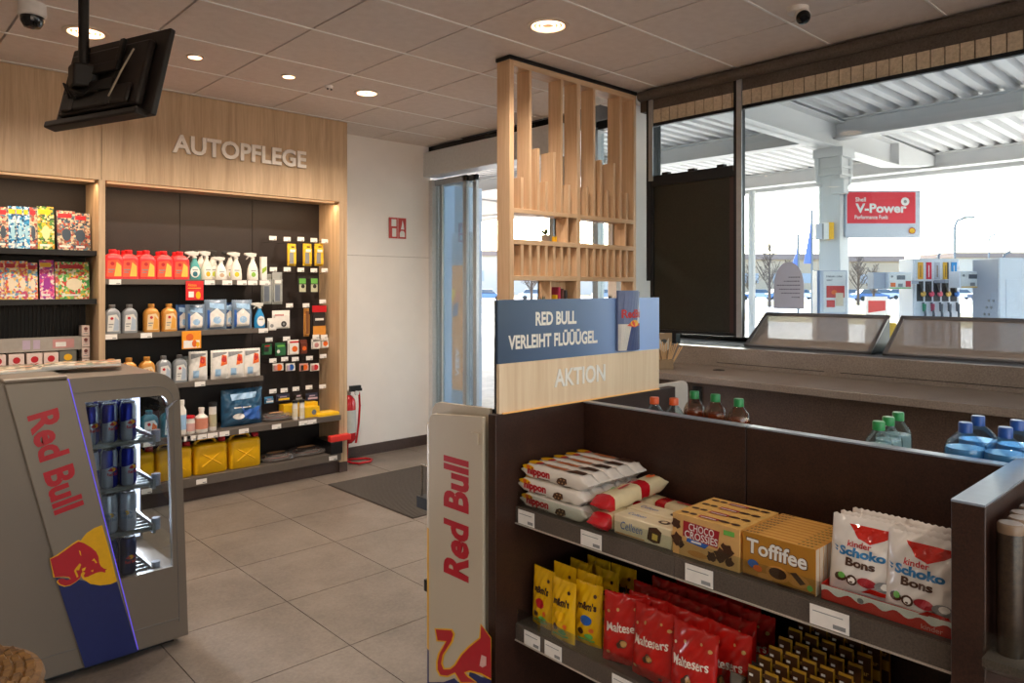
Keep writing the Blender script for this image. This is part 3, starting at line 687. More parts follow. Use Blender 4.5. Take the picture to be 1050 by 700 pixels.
b = MB(); b.loft([rrect(.22, .16, z, .2, 3) for z in (0, .018)]+[rrect(.20, .14, .024, .2, 3)], yb); b.build('cloth', r); D().rect(-.05, -.04, .1, .05, mat('pale yellow print', '#f0d878', .5)).build('print', r, plane((0, 0, .0245), (1, 0, 0), (0, 1, 0)))
def flatbag(px, z, w, dpt, lab, Y=5.6):
    r = T('cable_pack', lab, 'pack', (XY(px, Y), Y, z))
    b = MB(); b.loft([rrect(w*s, dpt*s, zz, .45, 5) for s, zz in ((.9, 0), (1, .012), (.95, .035), (.7, .05), (.3, .055))], film('clear pack', '#8c8480', .45, .12)); b.build('clear_cover', r)
    b = MB()
    for k, q in enumerate((.42, .34, .26)): b.tube([(w*q*math.cos(t), dpt*q*math.sin(t), .015+.009*k) for t in [i*PI/9 for i in range(19)]], .006, [BLACK, mat('cable red', '#7c2018', .5), BLACK][k], 6)
    b.build('coiled_cable', r); D().ell(0, 0, w*.24, dpt*.14, mat('pack label', '#c89870', .5)).build('label', r, plane((0, 0, .056), (1, 0, 0), (0, 1, 0)))
flatbag(284, .487, .28, .2, 'flat clear pack on the fourth shelf under the hooks'); flatbag(283, .172, .32, .24, 'coiled cable in a clear pack on the bottom shelf beside the canisters', 5.58); flatbag(314, .172, .34, .24, 'coiled cable in a clear pack on the bottom shelf nearest the end panel', 5.6)
r = T('emergency_case', 'red plastic case sticking out at the right end of the bottom shelf', 'case', (XY(336, 5.62), 5.6, .172))
b = MB(); b.box(-.09, -.2, .10, .10, -.14, .15, mat('case red', '#e03a34', .35)); b.box(-.09, -.2, 0, .02, .1, .10, BLACK); b.build('case', r, bevel=.006)

# yellow petrol canisters
def jerry():
    r = T('jerry_can', 'x', 'canister'); m = mat('canister yellow', '#f0b80c', .35, var=.04); w, d, h = .245, .145, .235
    b = MB(); b.loft([rrect(w*s, d*t, h*z, .25, 4) for s, t, z in ((.94, .9, 0), (1, 1, .03), (1, 1, .80), (.97, .95, .88), (.90, .7, .93))], m); b.build('body', r, smooth=50)
    b = MB()
    for s in (-1, 1):
        b.tube([(-.07, -d/2+.001, h*(.45-s*.2)), (0, -d/2-.002, h*.45), (.07, -d/2+.001, h*(.45+s*.2))], .005, m, 6)
    b.build('cross_rib', r)
    b = MB(); b.tube([(-.10, 0, h*.90), (-.09, 0, h*1.0), (-.06, 0, h*1.07), (.02, 0, h*1.07), (.05, 0, h*.98), (.055, 0, h*.9)], .0095, m, 8); b.build('handle', r)
    b = MB(); b.lathe([(.026, h*.90), (.027, h*1.03), (.022, h*1.06), (.001, h*1.06)], redc, (.10, 0, 0), 14); b.build('cap', r, label='red screw cap')
    return r
j = jerry()
for i, (px, t) in enumerate(((137, 'leftmost'), (176.5, 'second from the left'), (213.5, 'third from the left'), (248.5, 'rightmost'))):
    loc = (XY(px, 5.54)+(.0 if i > 2 else 0), 5.54, .172); lab = 'yellow petrol canister with red cap on the bottom car care shelf, '+t
    if i == 0: place(j, loc, 0, lab, 'yellow canisters')
    else: dup(j, loc, 0, lab, 'yellow canisters')

# hook-hung packs
def hook(px, y, tag=True):
    Y = 5.60; x = XY(px, Y); z = aty(px, y, Y).z
    b = MB()
    for s in (-.012, .012): b.tube([(x+s, 5.80, z-.03), (x+s, 5.66, z-.03), (x+s, 5.63, z-.02)], .002, CHROME, 6)
    b.tube([(x, 5.80, z), (x, Y+.005, z)], .0018, CHROME, 6)
    o = b.build('hook', UNIT, w=True)
    if tag: t = MB(); tag3(t, x, Y+.004, z, .06, .034); t.build('price_tag', o, w=True)
hooks = [(280, 244), (294.6, 245), (308.6, 245), (322, 246), (333, 247), (280.5, 276), (294.6, 276), (308.6, 276.5), (322, 277), (333, 277), (297, 313), (314, 313), (331, 309), (276, 348), (294, 347), (324, 345), (332.5, 345), (280, 369.5), (292, 368), (303, 368), (317.5, 367), (331.5, 365), (280, 401), (291.5, 400), (303.6, 398.5), (317, 397), (331, 396)]
for h_ in hooks: hook(*h_)
def hpack(px, y0, y1, wpx, m, dd, lab, name='hanging_pack', Y=5.64, deep=.02, group=None):
    a = aty(px-wpx/2, y1, Y); c = aty(px+wpx/2, y0, Y); w = c.x-a.x; h = c.z-a.z
    r = T(name, lab, 'pack', ((a.x+c.x)/2, Y, a.z), 0, group)
    b = MB(); b.box(-w/2, -.001, 0, w/2, .001, h, m); b.box(-w*.42, -deep, h*.08, w*.42, -.001, h*.78, m); b.build('card', r, bevel=.001)
    q = D()
    for (kx, ky, kw, kh, km) in dd: q.rect(-w/2+kx*w, ky*h, kw*w, kh*h, km) if kw > 0 else q.ell(-w/2+kx*w, ky*h, -kw*w, -kw*w, km, 14)
    q.build('print', r, plane((0, -deep, 0), (1, 0, 0), (0, 0, 1)), w0=.0006)
ylw = mat('yellow card', '#e8c030', .45); tan = mat('tan print', '#c88a40', .5); drk = mat('dark print', '#2a2422', .5); grn = mat('green card', '#2c6a40', .5); lim = mat('green print', '#6ab04c', .5)
for px, t in ((299, 'leftmost'), (315, 'middle'), (326.8, 'rightmost')):
    hpack(px, 250, 272.5, 8.6, ylw, [(.12, .1, .5, .5, GREYP), (.2, .62, .6, .12, WHITE), (.3, .82, .4, .06, drk)], 'yellow carded pack on the upper hooks, '+t+' of three', group='yellow carded packs')
for px, t in ((309, 'left'), (321, 'right')):
    hpack(px, 283, 300, 8.6, drk, [(.1, .55, .8, .3, lim), (.1, .05, .8, .45, mat('sage print', '#b8b89c', .5)), (.55, .38, -.22, 0, drk)], 'black and green carded pack below the yellow ones, '+t+' of two', group='black and green packs')
for px, t, a in ((273, 'left', 281), (284, 'right', 279)):
    hpack(px, a, 312, 10.5, clr, [(.2, .1, .5, .5, mat('grey blue print', '#68707c', .4)), (.2, .65, .6, .1, WHITE)], 'long clear hanging bag with pale print, '+t+' of two', Y=5.66)
hpack(288, 318, 337, 18, whp, [(.6, .25, -.16, 0, drk), (.6, .25, -.07, 0, GREYP), (.1, .7, .5, .1, pnk)], 'white hanging pack showing a round black disc', Y=5.62)
hpack(278.6, 326, 339, 9, whp, [(.4, .4, -.2, 0, GREYP)], 'small white pack left of the pack with the disc', Y=5.58)
hpack(314, 316, 345, 5.5, tan, [(.2, .1, .6, .8, mat('brown print', '#7a4c28', .5))], 'narrow brown hanging pack beside the red topped one')
hpack(326.3, 313, 344, 14.5, drk, [(0, .78, 1, .22, RED), (.05, .02, .9, .3, mat('amber print', '#d89038', .5)), (.2, .5, .6, .08, WHITE)], 'red, black and amber hanging pack beside the end panel')
hpack(273.5, 352, 364, 10, grn, [(.1, .3, .5, .4, drk), (.2, .75, .5, .12, RED)], 'dark green card under the hooks, left of the pair'); hpack(287.5, 351, 365, 10.5, grn, [(.2, .35, -.16, 0, WHITE), (.1, .7, .7, .15, lim)], 'green card with a white spot, right of the pair')
hpack(300.5, 348, 364, 11.5, whp, [(.55, .4, -.25, 0, org), (.1, .8, .8, .12, RED)], 'white carded pack with an orange disc in the middle hook row'); hpack(311, 348, 363, 7, mat('maroon card', '#6a3020', .5), [(.5, .4, -.3, 0, org)], 'maroon carded pack right of the orange disc pack')
hpack(323.5, 347, 358, 9, whp, [(.5, .4, -.25, 0, pnk), (.1, .8, .8, .1, drk)], 'small white card with a pink spot in the right hook row, left of two'); hpack(332.5, 346, 357, 8, whp, [(.5, .45, -.3, 0, org)], 'small white card with an orange spot touching the end panel')
for i, (px, wp) in enumerate(((285, 11), (297.5, 9.5), (311.5, 9), (322.5, 9))):
    hpack(px, 372, 380.5, wp, [whp, whp, pkl, whp][i], [(.5, .5, -.3, 0, [org, bl, org, RED][i]), (.05, .1, .3, .7, [pnk, lil, drk, pnk][i])], 'small blister card in the lower hook row, '+['leftmost', 'second from the left', 'third from the left', 'rightmost'][i]+' of four', group='small blister cards')
for i, (px, wp, y0, y1) in enumerate(((275.5, 9, 406, 414), (290, 14, 403, 412), (305.5, 8, 402, 412), (319.5, 12, 402, 411))):
    hpack(px, y0, y1, wp, [mat('blue card', '#4a88b0', .5), mat('slate card', '#3a3c50', .5), drk, mat('slate card', '#3a3c50', .5)][i], [(.1, .2, .8, .25, [WHITE, ylw, GREYP, lil][i]), (.2, .6, .5, .15, lil)], ['pale blue', 'slate and yellow', 'narrow dark', 'slate and lilac'][i]+' card on the lowest hooks above the yellow boxes')
# ================================================================== MAGAZINES
pals = {'blue': ['#1c6fa8', '#2a90c8', '#9ccbe0', '#0f4470', '#e8e8e8'], 'car': ['#8c6a58', '#c8a890', '#3c4c5c', '#a84838', '#d8c8a8', '#5a7a88'],
        'grn': ['#b8b830', '#5a8c3c', '#e0d8a0', '#d89830', '#3c5c40'], 'kid': ['#e8b878', '#e06848', '#f0dcc0', '#c84870', '#70a0c0', '#f0c848'],
        'pink': ['#d03880', '#e87098', '#a02c90', '#f0d8c8'], 'puz': ['#4ca050', '#d84838', '#f0e0c0', '#88c060', '#f0c040']}
def magazine(px0, px1, z, h, Y, pal, lab, lean=.12, name='magazine'):
    x0, x1 = XY(px0, Y), XY(px1, Y); w = x1-x0
    r = T(name, lab, 'magazine', ((x0+x1)/2, Y, z))
    m = collage('cover '+pal, pals[pal], 75, .35)
    b = MB(); Q = Matrix.Rotation(-lean, 4, 'X')
    b.cbox((0, 0, h/2), (w, .006, h), WHITE, Q); b.build('pages', r)
    q = Q @ Vector((0, -.0032, 0)); uu = Q.to_3x3() @ Vector((0, 0, 1))
    d = D().rect(-w/2, 0, w, h, m).rect(-w*.45, h*.82, w*.75, h*.11, RED if pal in ('kid', 'puz', 'car') else YEL).ell(0, h*.4, w*.25, h*.16, mat('cover figure '+pal, pals[pal][2], .4), 16).rect(-w*.4, h*.08, w*.6, h*.05, WHITE)
    d.build('cover', r, plane(q, (1, 0, 0), uu)); return r
z = 1.80
for i, (a, c, pal, t, h) in enumerate(((-22, -2, 'kid', 'colourful puzzle magazine at the very left edge of the top magazine row', .27), (-2, 9, 'car', 'magazine cut by the left edge of the photo on the top row', .27),
    (9, 18, 'blue', 'blue covered magazine on the top row, left of three alike', .28), (17, 25, 'blue', 'blue covered magazine on the top row, middle of three alike', .28), (24, 31, 'blue', 'blue covered magazine on the top row, right of three alike', .28),
    (30, 39, 'car', 'narrowly showing magazine right of the blue ones on the top row', .28), (39, 56, 'grn', 'yellow green cover with a bicycle like figure on the top row', .29),
    (59, 78, 'car', 'brown and grey car magazine on the top row, left of the overlapping pair', .27), (72, 93, 'car', 'brown and grey car magazine on the top row, right of the overlapping pair', .26))):
    magazine(a, c, z, h, 5.60+.006*(i % 3), pal, t)
z = 1.475
for i, (a, c, pal, t, h) in enumerate(((-20, -1, 'puz', 'puzzle magazine at the very left edge of the lower magazine row', .26), (0, 5, 'kid', 'sliver of a magazine at the left edge of the lower row', .25), (5, 19, 'kid', 'yellow and red children magazine on the lower row, leftmost of three', .25),
    (19, 29, 'kid', 'yellow and red children magazine on the lower row, middle of three', .25), (29, 39, 'kid', 'yellow and red children magazine on the lower row, rightmost of three', .24),
    (41, 56, 'pink', 'pink and violet magazine on the lower row', .26), (57, 66, 'kid', 'magazine tucked between the pink and the green ones on the lower row', .25), (60, 92, 'puz', 'large green and red puzzle magazine at the right of the lower row', .25))):
    magazine(a, c, z, h, 5.60-.006*(i % 3), pal, t)
def smallbox(px0, px1, z, h, Y, lab, m, disc, group='white boxes with red print'):
    x0, x1 = XY(px0, Y), XY(px1, Y); w = x1-x0
    r = T('product_box', lab, 'box', ((x0+x1)/2, Y, z), 0, group)
    b = MB(); b.box(-w/2, -.0, 0, w/2, .09, h, m); b.build('box', r, bevel=.001)
    D().ell(0, h*.68, w*.25, h*.17, disc, 14).poly([(-w*.3, h*.5), (0, h*.38), (w*.3, h*.5), (0, h*.46)], disc).rect(-w*.3, h*.2, w*.6, h*.06, GREYP).build('print', r, plane((0, 0, 0), (1, 0, 0), (0, 0, 1)))
whb = mat('white box card', '#e4ccc0', .5)
for k, (a, c) in enumerate(((-10, 6), (9, 25), (27.5, 43.5), (45, 60))):
    smallbox(a, c, 1.0, .125, 5.56, 'white box with a red flower print above the cooler, '+['leftmost, cut by the photo edge', 'second from the left', 'third from the left', 'rightmost'][k], whb, RED)
smallbox(61, 78.5, 1.0, .13, 5.56, 'dark box with yellow print right of the white flower boxes', mat('slate box', '#6c6a60', .5), YEL, None)
for k, zz in enumerate((1.0, 1.075, 1.15, 1.225)): smallbox(84, 92, zz, .07, 5.58, 'small pale box stacked beside the oak divider, '+['bottom', 'second from the bottom', 'third from the bottom', 'topmost'][k]+' of the column', whb, mat('brown red print', '#7a3c34', .5), 'small boxes beside the divider')

# ================================================================== DRINKS COOLER
silv = speckle('silver grey metallic', '#74695e', '#82766a', 500, .42, .04, metal=.3, big=.0)
YC = 3.30; YB = 3.94
r = T('drinks_cooler', 'silver grey glass-sided drinks cooler with a slanted band in red lettering', 'cooler', (.6, 3.6, 0)); CO = r
pt = lambda x, y: aty(x, y, YC)
# outline in X-Z of the side panel
HT = 1.19
def arc(cx, cz, rx, rz, a0, a1, n=8): return [(cx+rx*math.cos(a0+(a1-a0)*i/n), cz+rz*math.sin(a0+(a1-a0)*i/n)) for i in range(n+1)]
outer = [(.20, .03), (1.135, .03), (1.105, .95)]+arc(.985, 1.07, .115, .12, 0, PI/2)+[(.20, HT)]
wl = [(.735, 1.085), (.80, .72), (.845, .345)]
inner = [(.845, .345), (1.072, .345), (1.052, 1.03)]+arc(1.012, 1.045, .035, .045, 0, PI/2, 5)+[(.735, 1.09)]
def panel_with_hole(b, y0, y1, m):
    # bridge the outer outline and the window with strips of quads
    L_ = [((.20, .03), (1.135, .03), (1.135-.03*.315/.92, .345), (.20, .345)), ]
    quads = [[(.20, .03), (1.135, .03), (1.125, .345), (.20, .345)], [(.20, .345), (.845, .345), (.735, 1.09), (.20, 1.09)],
             [(1.072, .345), (1.125, .345), (1.105, .95), (1.0555, .95)], [(1.0555, .95), (1.105, .95), (1.10, 1.07), (1.052, 1.03)]]
    for q in quads: b.prism([(x, y0, z) for x, z in q], (0, y1-y0, 0), m)
    oa = arc(.985, 1.07, .115, .12, 0, PI/2); ia = arc(1.012, 1.045, .038, .045, 0, PI/2)
    for k in range(8): b.prism([(x, y0, z) for x, z in (ia[k], oa[k], oa[k+1], ia[k+1])], (0, y1-y0, 0), m)
    b.prism([(x, y0, z) for x, z in ((.20, 1.09), (.735, 1.09), ia[8], oa[8], (.20, HT))], (0, y1-y0, 0), m)
b = MB(); panel_with_hole(b, YC, YC+.03, silv); b.build('side_panel', r, w=True, smooth=40)
b = MB(); b.prism([(x, YB-.03, z) for x, z in outer], (0, .03, 0), silv); b.build('far_side_panel', r, w=True)
b = MB(); b.box(.20, YC+.03, 1.15, .985, YB-.03, HT, silv); oa = arc(.985, 1.07, .115, .12, PI*.12, PI/2); ia = arc(.985, 1.07, .085, .09, PI*.12, PI/2)
for k in range(8): b.prism([(x, YC+.03, z) for x, z in (ia[k], oa[k], oa[k+1], ia[k+1])], (0, YB-YC-.06, 0), silv)
b.build('top', r, w=True, smooth=40)
b = MB(); b.box(.20, YC+.03, .03, .24, YB-.03, 1.15, silv); b.box(.24, YC+.03, .03, 1.125, YB-.03, .30, silv); b.build('body', r, w=True)
b = MB(); b.box(.25, YC+.05, 0, 1.09, YB-.05, .03, BLACK); b.build('base', r, w=True)
linr = mat('cooler liner', '#c8ccd4', .35); b = MB(); b.box(.24, YB-.045, .30, 1.08, YB-.03, 1.15, linr); b.box(.24, YC+.03, .30, .26, YB-.045, 1.15, linr); b.box(.26, YC+.03, 1.12, 1.0, YB-.045, 1.15, linr); b.build('liner', r, w=True)
b = MB(); b.box(.74, YC+.01, .335, 1.07, YC+.016, 1.10, glass('cooler glass', '#dfe6ea', .10)); b.build('side_window', r, w=True)
# inner frame line round the window
rub = mat('grey seal', '#6d6660', .5)
b = MB(); path = [(1.098, YC-.001, .10), (1.090, YC-.001, .40), (1.072, YC-.001, .98)]+[(x, YC-.001, z) for x, z in arc(1.0, 1.06, .073, .07, 0, PI/2, 6)]+[(.70, YC-.001, 1.13)]
b.tube(path, .0022, rub, 6); b.tube([(.2, YC-.001, .115), (1.10, YC-.001, .115)], .0022, rub, 6); b.build('seam', r, w=True)
# led strip on far front edge
led = mat('white led', '#e8eeff', .3, emit=1.6, ecol='#dfe6ff'); vled = mat('violet led', '#6a5ad8', .3, emit=.5, ecol='#6050e0')
b = MB(); b.box(1.072, YB-.075, .33, 1.100, YB-.045, 1.08, led); b.build('led_strip', r, w=True)
l = bpy.data.lights.new('cooler_light', 'AREA'); l.shape = 'RECTANGLE'; l.size = .03; l.size_y = .75; l.energy = 15; l.color = (.85, .9, 1)
lo = bpy.data.objects.new('cooler_lamp', l); COL.objects.link(lo); lo.parent = r; lo.location = Vector((1.06, YB-.12, .72))-wloc(r); lo.rotation_euler = Vector((-.8, -.6, 0)).to_track_quat('-Z', 'Y').to_euler()
# shelves and cans
shm = mat('cooler shelf', '#8a857e', .4, .3)
zs = (.335, .525, .715, .905)
for z in zs:
    b = MB(); b.box(.26, YC+.035, z-.016, 1.0, YB-.05, z-.012, shm)
    for k in range(12): b.box(.26, YC+.05+k*.047, z-.012, 1.0, YC+.056+k*.047, z, shm)
    b.box(1.0, YC+.035, z-.03, 1.012, YB-.05, z+.012, shm); b.lathe([(.001, -.02), (.018, -.02), (.018, .03), (.001, .03)], mat('grey knob', '#9a9aa4', .3), (1.02, YC+.06, z), 14); b.build('cooler_shelf', r, w=True)
b = MB()
for k in range(7): b.box(.60+k*.068, YC+.05, .303, .60+k*.068+.03, YB-.06, .312, shm)
b.build('floor_grille', r, w=True)
def can_mat(key, c1, c2):
    m, n, p = nt(key); tc = n.nodes.new('ShaderNodeTexCoord'); s = n.nodes.new('ShaderNodeSeparateXYZ'); link(n, tc.outputs['Object'], s.inputs[0])
    q = mt(n, 'GREATER_THAN', mt(n, 'MULTIPLY', s.outputs[0], s.outputs[1]), 0.0)
    u_ = mt(n, 'GREATER_THAN', mt(n, 'ADD', s.outputs[2], mt(n, 'MULTIPLY', mt(n, 'ABSOLUTE', s.outputs[0]), .35)), .092)
    x = mt(n, 'ABSOLUTE', mt(n, 'SUBTRACT', q, u_)); link(n, mixc(n, x, lin(c1), lin(c2)), p.inputs['Base Color'])
    p.inputs['Metallic'].default_value = .55; p.inputs['Roughness'].default_value = .28; return m
rim = mat('can rim', '#c4c4c8', .25, 1)
def can(m, red='#c81c28'):
    t = T('drink_can', 'x', 'can'); R_, h = .0325, .163
    b = MB(); b.lathe([(.001, .003), (R_*.75, 0), (R_*.95, .008), (R_, .016), (R_, h-.02), (R_*.82, h-.006)], m, seg=20); b.build('body', t, smooth=50)
    b = MB(); b.lathe([(R_*.82, h-.006), (R_*.84, h), (R_*.78, h), (R_*.75, h-.004), (.001, h-.004)], rim, seg=20, cap=False); b.tube([(-.008, 0, h-.002), (.008, 0, h-.002)], .003, rim, 6); b.build('lid', t)
    rm = mat('can print '+red, red, .35); dd = D()
    dd.text('Red Bull', -.022, .052, .044, .013, rm, .03).ell(0, .078, .009, .009, YEL, 14).poly([(-.02, .074), (-.008, .086), (-.003, .078), (.003, .078), (.008, .086), (.02, .074), (.006, .07), (-.006, .07)], rm)
    dd.build('printed_label', t, lambda x, y, w: Vector(((R_+.0004+w)*math.sin(x/R_), -(R_+.0004+w)*math.cos(x/R_), y))); return t
cblue = can(can_mat('can blue silver', '#1a2390', '#b4b8c4')); csil = can(can_mat('can silver', '#c4c4cc', '#a8aab4'), '#8898b0'); cdk = can(can_mat('can dark blue', '#101c48', '#18305c'))
rown = {0: 'bottom', 1: 'second', 2: 'third', 3: 'top'}
kindn = {0: 'dark blue tall can', 1: 'plain silver tall can', 2: 'blue and silver tall can', 3: 'blue and silver tall can'}
protos = {0: cdk, 1: csil, 2: cblue, 3: cblue}; used = set()
for li, z in enumerate(zs):
    for ci in range(4):
        for rj in range(4):
            x = .913-.0705*ci; y = YC+.075+.0705*rj+(.004 if ci % 2 else 0)
            if li == 0 and ci > 2: continue
            lab = kindn[li]+' on the '+rown[li]+' cooler shelf, '+ORD[ci]+' from the front, '+['nearest', 'second', 'third', 'deepest'][rj]+' row'
            p = protos[li]; loc = (x, y, z+.0005); rz = random.uniform(-.5, .5)
            if id(p) in used: dup(p, loc, rz, lab, 'cans on the '+rown[li]+' cooler shelf')
            else: place(p, loc, rz, lab, 'cans on the '+rown[li]+' cooler shelf'); used.add(id(p))
# slanted band wrapped over the top
T0 = pt(1, 392); T1 = pt(68, 388); B0 = pt(85, 690); B1 = pt(140, 670)
def bp(s, t):   # s across 0..1, t down 0..1
    a = Vector((.462, 0, HT)).lerp(Vector((.728, 0, .035)), t); c = Vector((.672, 0, HT)).lerp(Vector((.926, 0, .035)), t); return a.lerp(c, s)
bandm = speckle('band silver', '#7c7166', '#8a7f72', 500, .4, .04, metal=.3, big=.0)
bb = [bp(0, 0), bp(1, 0), bp(1, 1), bp(0, 1)]
b = MB(); b.prism([(p.x, YC-.022, p.z) for p in bb], (0, .0215, 0), bandm)
b.box(.462, YC-.022, HT, .672, YB, HT+.012, bandm); o = b.build('band', r, w=True, bevel=.006)
b = MB()
for k in range(3): b.box(.464, YC-.018+k*.012, HT+.012, .670, YC-.013+k*.012, HT+.015, ringm)
b.build('top_ridge', o, w=True)
b = MB(); q0 = bp(1, .0); q1 = bp(1, 1); b.prism([(q0.x, YC-.006, q0.z), (q0.x+.006, YC-.006, q0.z), (q1.x+.006, YC-.006, q1.z), (q1.x, YC-.006, q1.z)], (0, .005, 0), vled); b.build('violet_light_line', r, w=True)
YP = YC-.022
def dpx(pts): return [(lambda v: (v.x, v.z))(aty(x, y, YP)) for x, y in pts]
z2 = lambda X, Y_: (45+X/7.778, 520+Y_/7.778)
dd = D()
navy = mat('band navy', '#15205a', .35); yl2 = mat('band yellow', '#e0a808', .35); rd2 = mat('band red', '#b01424', .35)
nv = dpx([z2(88, 560), z2(300, 590), z2(590, 600)]); q1 = bp(1, 1); q0 = bp(0, 1)
e = 588
dd.poly(dpx([z2(95, 560), z2(300, 580), z2(450, 620), z2(583, 590)])+[(q1.x-.002, q1.z+.002), (q0.x+.002, q0.z+.002)], navy)
dd.poly(dpx([z2(465, 140), z2(400, 165), z2(340, 205), z2(300, 255), z2(270, 330), z2(262, 420), z2(275, 510), z2(310, 570), z2(370, 610), z2(450, 622), z2(530, 612), z2(583, 590), z2(530, 370)]), yl2)
bull = [(50, 412), (110, 385), (180, 335), (235, 295), (275, 272), (320, 285), (375, 318), (415, 352), (435, 392), (440, 440), (455, 470), (480, 488), (505, 492), (490, 500), (490, 520), (455, 512), (420, 520), (375, 540), (350, 552), (322, 558), (318, 540), (330, 520), (310, 512), (295, 530), (290, 560), (255, 590), (215, 615), (170, 625), (130, 612), (110, 590), (118, 572), (150, 568), (185, 580), (215, 570), (200, 555), (160, 550), (85, 555)]
cx = sum(p[0] for p in bull)/len(bull); cy = sum(p[1] for p in bull)/len(bull)
dd.poly(dpx([z2(x+(x-cx)*.05+(0 if x > 60 else 8), y+(y-cy)*.06) for x, y in bull]), yl2)
dd.poly(dpx([z2(*p) for p in bull]), rd2)
for pl in ([(278, 340), (292, 350), (298, 388), (286, 372)], [(380, 425), (400, 405), (425, 440), (412, 445), (400, 425)], [(372, 505), (395, 495), (390, 515)], [(285, 445), (296, 455), (280, 500), (255, 500), (275, 550), (262, 560), (240, 505), (255, 480)], [(300, 490), (335, 475), (325, 500), (305, 510)]):
    dd.poly(dpx([z2(*p) for p in pl]), yl2)
# lettering runs down the band
ax = (bp(0, 1)-bp(0, 0)).normalized(); tr = Vector((ax.x, 0, ax.z)); tu = Vector((-ax.z, 0, ax.x))
rot = math.atan2(ax.z, ax.x); o_ = aty(27, 427, YP); c_ = aty(57, 528, YP); ln = math.hypot(c_.x-o_.x, c_.z-o_.z)
dd.text('Red Bull', o_.x, o_.z, ln*1.0, .105, rd2, .035, rot=rot)
dd.build('band_lettering', o, plane((0, YP, 0), (1, 0, 0), (0, 0, 1)), w=True)
# magazines lying on the cooler
for i, (x, y, rz, w, h, lab) in enumerate(((.60, 3.66, .15, .30, .22, 'puzzle magazine lying flat on top of the cooler at the left edge'), (.80, 3.62, -.25, .29, .21, 'magazine lying on top of the cooler, right one of two'),)):
    t = T('magazine', lab, 'magazine', (x, y, HT+.0125 if i == 0 else HT+.022), rz)
    b = MB(); b.box(-w/2, -h/2, 0, w/2, h/2, .008, WHITE); b.build('pages', t)
    D().rect(-w/2, -h/2, w, h, collage('cover puzzle flat', ['#b8a080', '#d8c4a4', '#8a8460', '#c88868', '#6a8070', '#e8dcc8', '#403830'], 40, .4, )).rect(-w*.4, -h*.4, w*.3, h*.2, WHITE).build('cover', t, plane((0, 0, .008), (1, 0, 0), (0, 1, 0)))

# wicker basket at the lower left corner
wk = wood('wicker strand', '#4a3016', '#8a6028', 0, .6, 3)
cx_, cy_ = .2*1.0, 1.55
p = atd(-80, 722, 1.2)
r = T('wicker_basket', 'woven wicker basket rim at the lower left corner', 'basket', (p.x, p.y, p.z-.36))
b = MB(); b.lathe([(.001, 0), (.14, 0), (.152, .355), (.10, .365), (.001, .372)], mat('wicker core', '#2c1a0c', .7), seg=32, cap=False); b.build('inner_wall', r)
b = MB()
for k in range(14):
    R0 = .142+.012*k/13; z = .013+k*.0262; path = []
    for i in range(49):
        t = 2*PI*i/48; rr = R0+.004+.004*(1 if (i+k) % 2 else -1); path.append((rr*math.cos(t), rr*math.sin(t), z))
    b.tube(path, .0105, wk, 6)
b.build('weave', r)
b = MB()
for k in range(9):
    R0 = .15-.0165*k; path = []; n_ = 64
    for i in range(n_+1):
        t = 2*PI*i/n_; path.append((R0*math.cos(t), R0*math.sin(t), .372+.0025*k+.005*(1 if (i+k) % 2 else -1)))
    b.tube(path, .0095, wk, 6)
b.build('woven_lid', r)
b = MB(); b.tube([(.158*math.cos(t), .158*math.sin(t), .365) for t in [i*PI/16 for i in range(33)]], .014, wk, 8); b.build('rim', r)
r = T('snack_stand', 'dark stand that carries the wicker basket at the lower left', 'stand', (p.x, p.y, 0))
b = MB(); b.lathe([(.001, 0), (.15, 0), (.15, .02), (.03, .04), (.03, p.z-.40), (.14, p.z-.38), (.14, p.z-.361), (.001, p.z-.361)], BLACK, seg=24); b.build('column', r)

# ================================================================== FIRE EXTINGUISHER + SIGN
p = aty(359.0, 467, 5.70)
fx = 3.335; fy = 5.70; er = mat('extinguisher red', '#c01824', .25, coat=.5)
r = T('fire_extinguisher', 'red fire extinguisher on a floor stand beside the oak end panel', 'fire extinguisher', (fx, fy, 0))
b = MB(); b.lathe([(.001, .17), (.03, .175), (.055, .20), (.062, .23), (.062, .52), (.055, .56), (.035, .59), (.02, .60)], er, seg=20); b.build('cylinder', r, smooth=50)
b = MB(); b.lathe([(.0635, .27), (.0635, .47)], mat('extinguisher label', '#c8ccc8', .4), seg=20, cap=False); b.build('label', r, recalc=False)
b = MB(); b.lathe([(.02, .60), (.022, .64), (.001, .65)], CHROME, seg=12); b.box(-.015, -.06, .635, .10, -.03, .66, BLACK); b.box(-.015, -.06, .66, .09, -.03, .685, BLACK); b.lathe([(.02, -.01), (.02, .01)], mat('gauge', '#d0d0d0', .3), (.04, -.07, .62), 12, Matrix.Rotation(PI/2, 4, 'X')); b.build('valve', r)
b = MB(); b.tube([(.03, -.04, .64), (.075, -.05, .62), (.088, -.04, .50), (.084, -.03, .35), (.07, -.02, .22), (.06, -.02, .17)], .010, er, 8); b.build('hose', r)
b = MB(); b.tube([(-.02, .05, .17), (-.02, .07, .02), (-.01, -.06, .012), (.02, -.13, .012), (.14, -.13, .012), (.19, -.08, .012), (.17, .0, .012), (.05, .06, .012), (.02, .07, .02), (.02, .05, .17)], .010, er, 8); b.tube([(0, .065, .16), (0, .065, .60)], .008, er); b.build('floor_stand', r)
a = aty(398.5, 244, 5.86); c = aty(416, 224, 5.86); w = c.x-a.x; h = c.z-a.z
r = T('fire_sign', 'small red fire extinguisher sign on the white back wall', 'sign', (a.x, 5.856, a.z))
b = MB(); b.box(0, -.003, 0, w, .002, h, mat('sign red', '#c04038', .5)); b.build('plate', r)
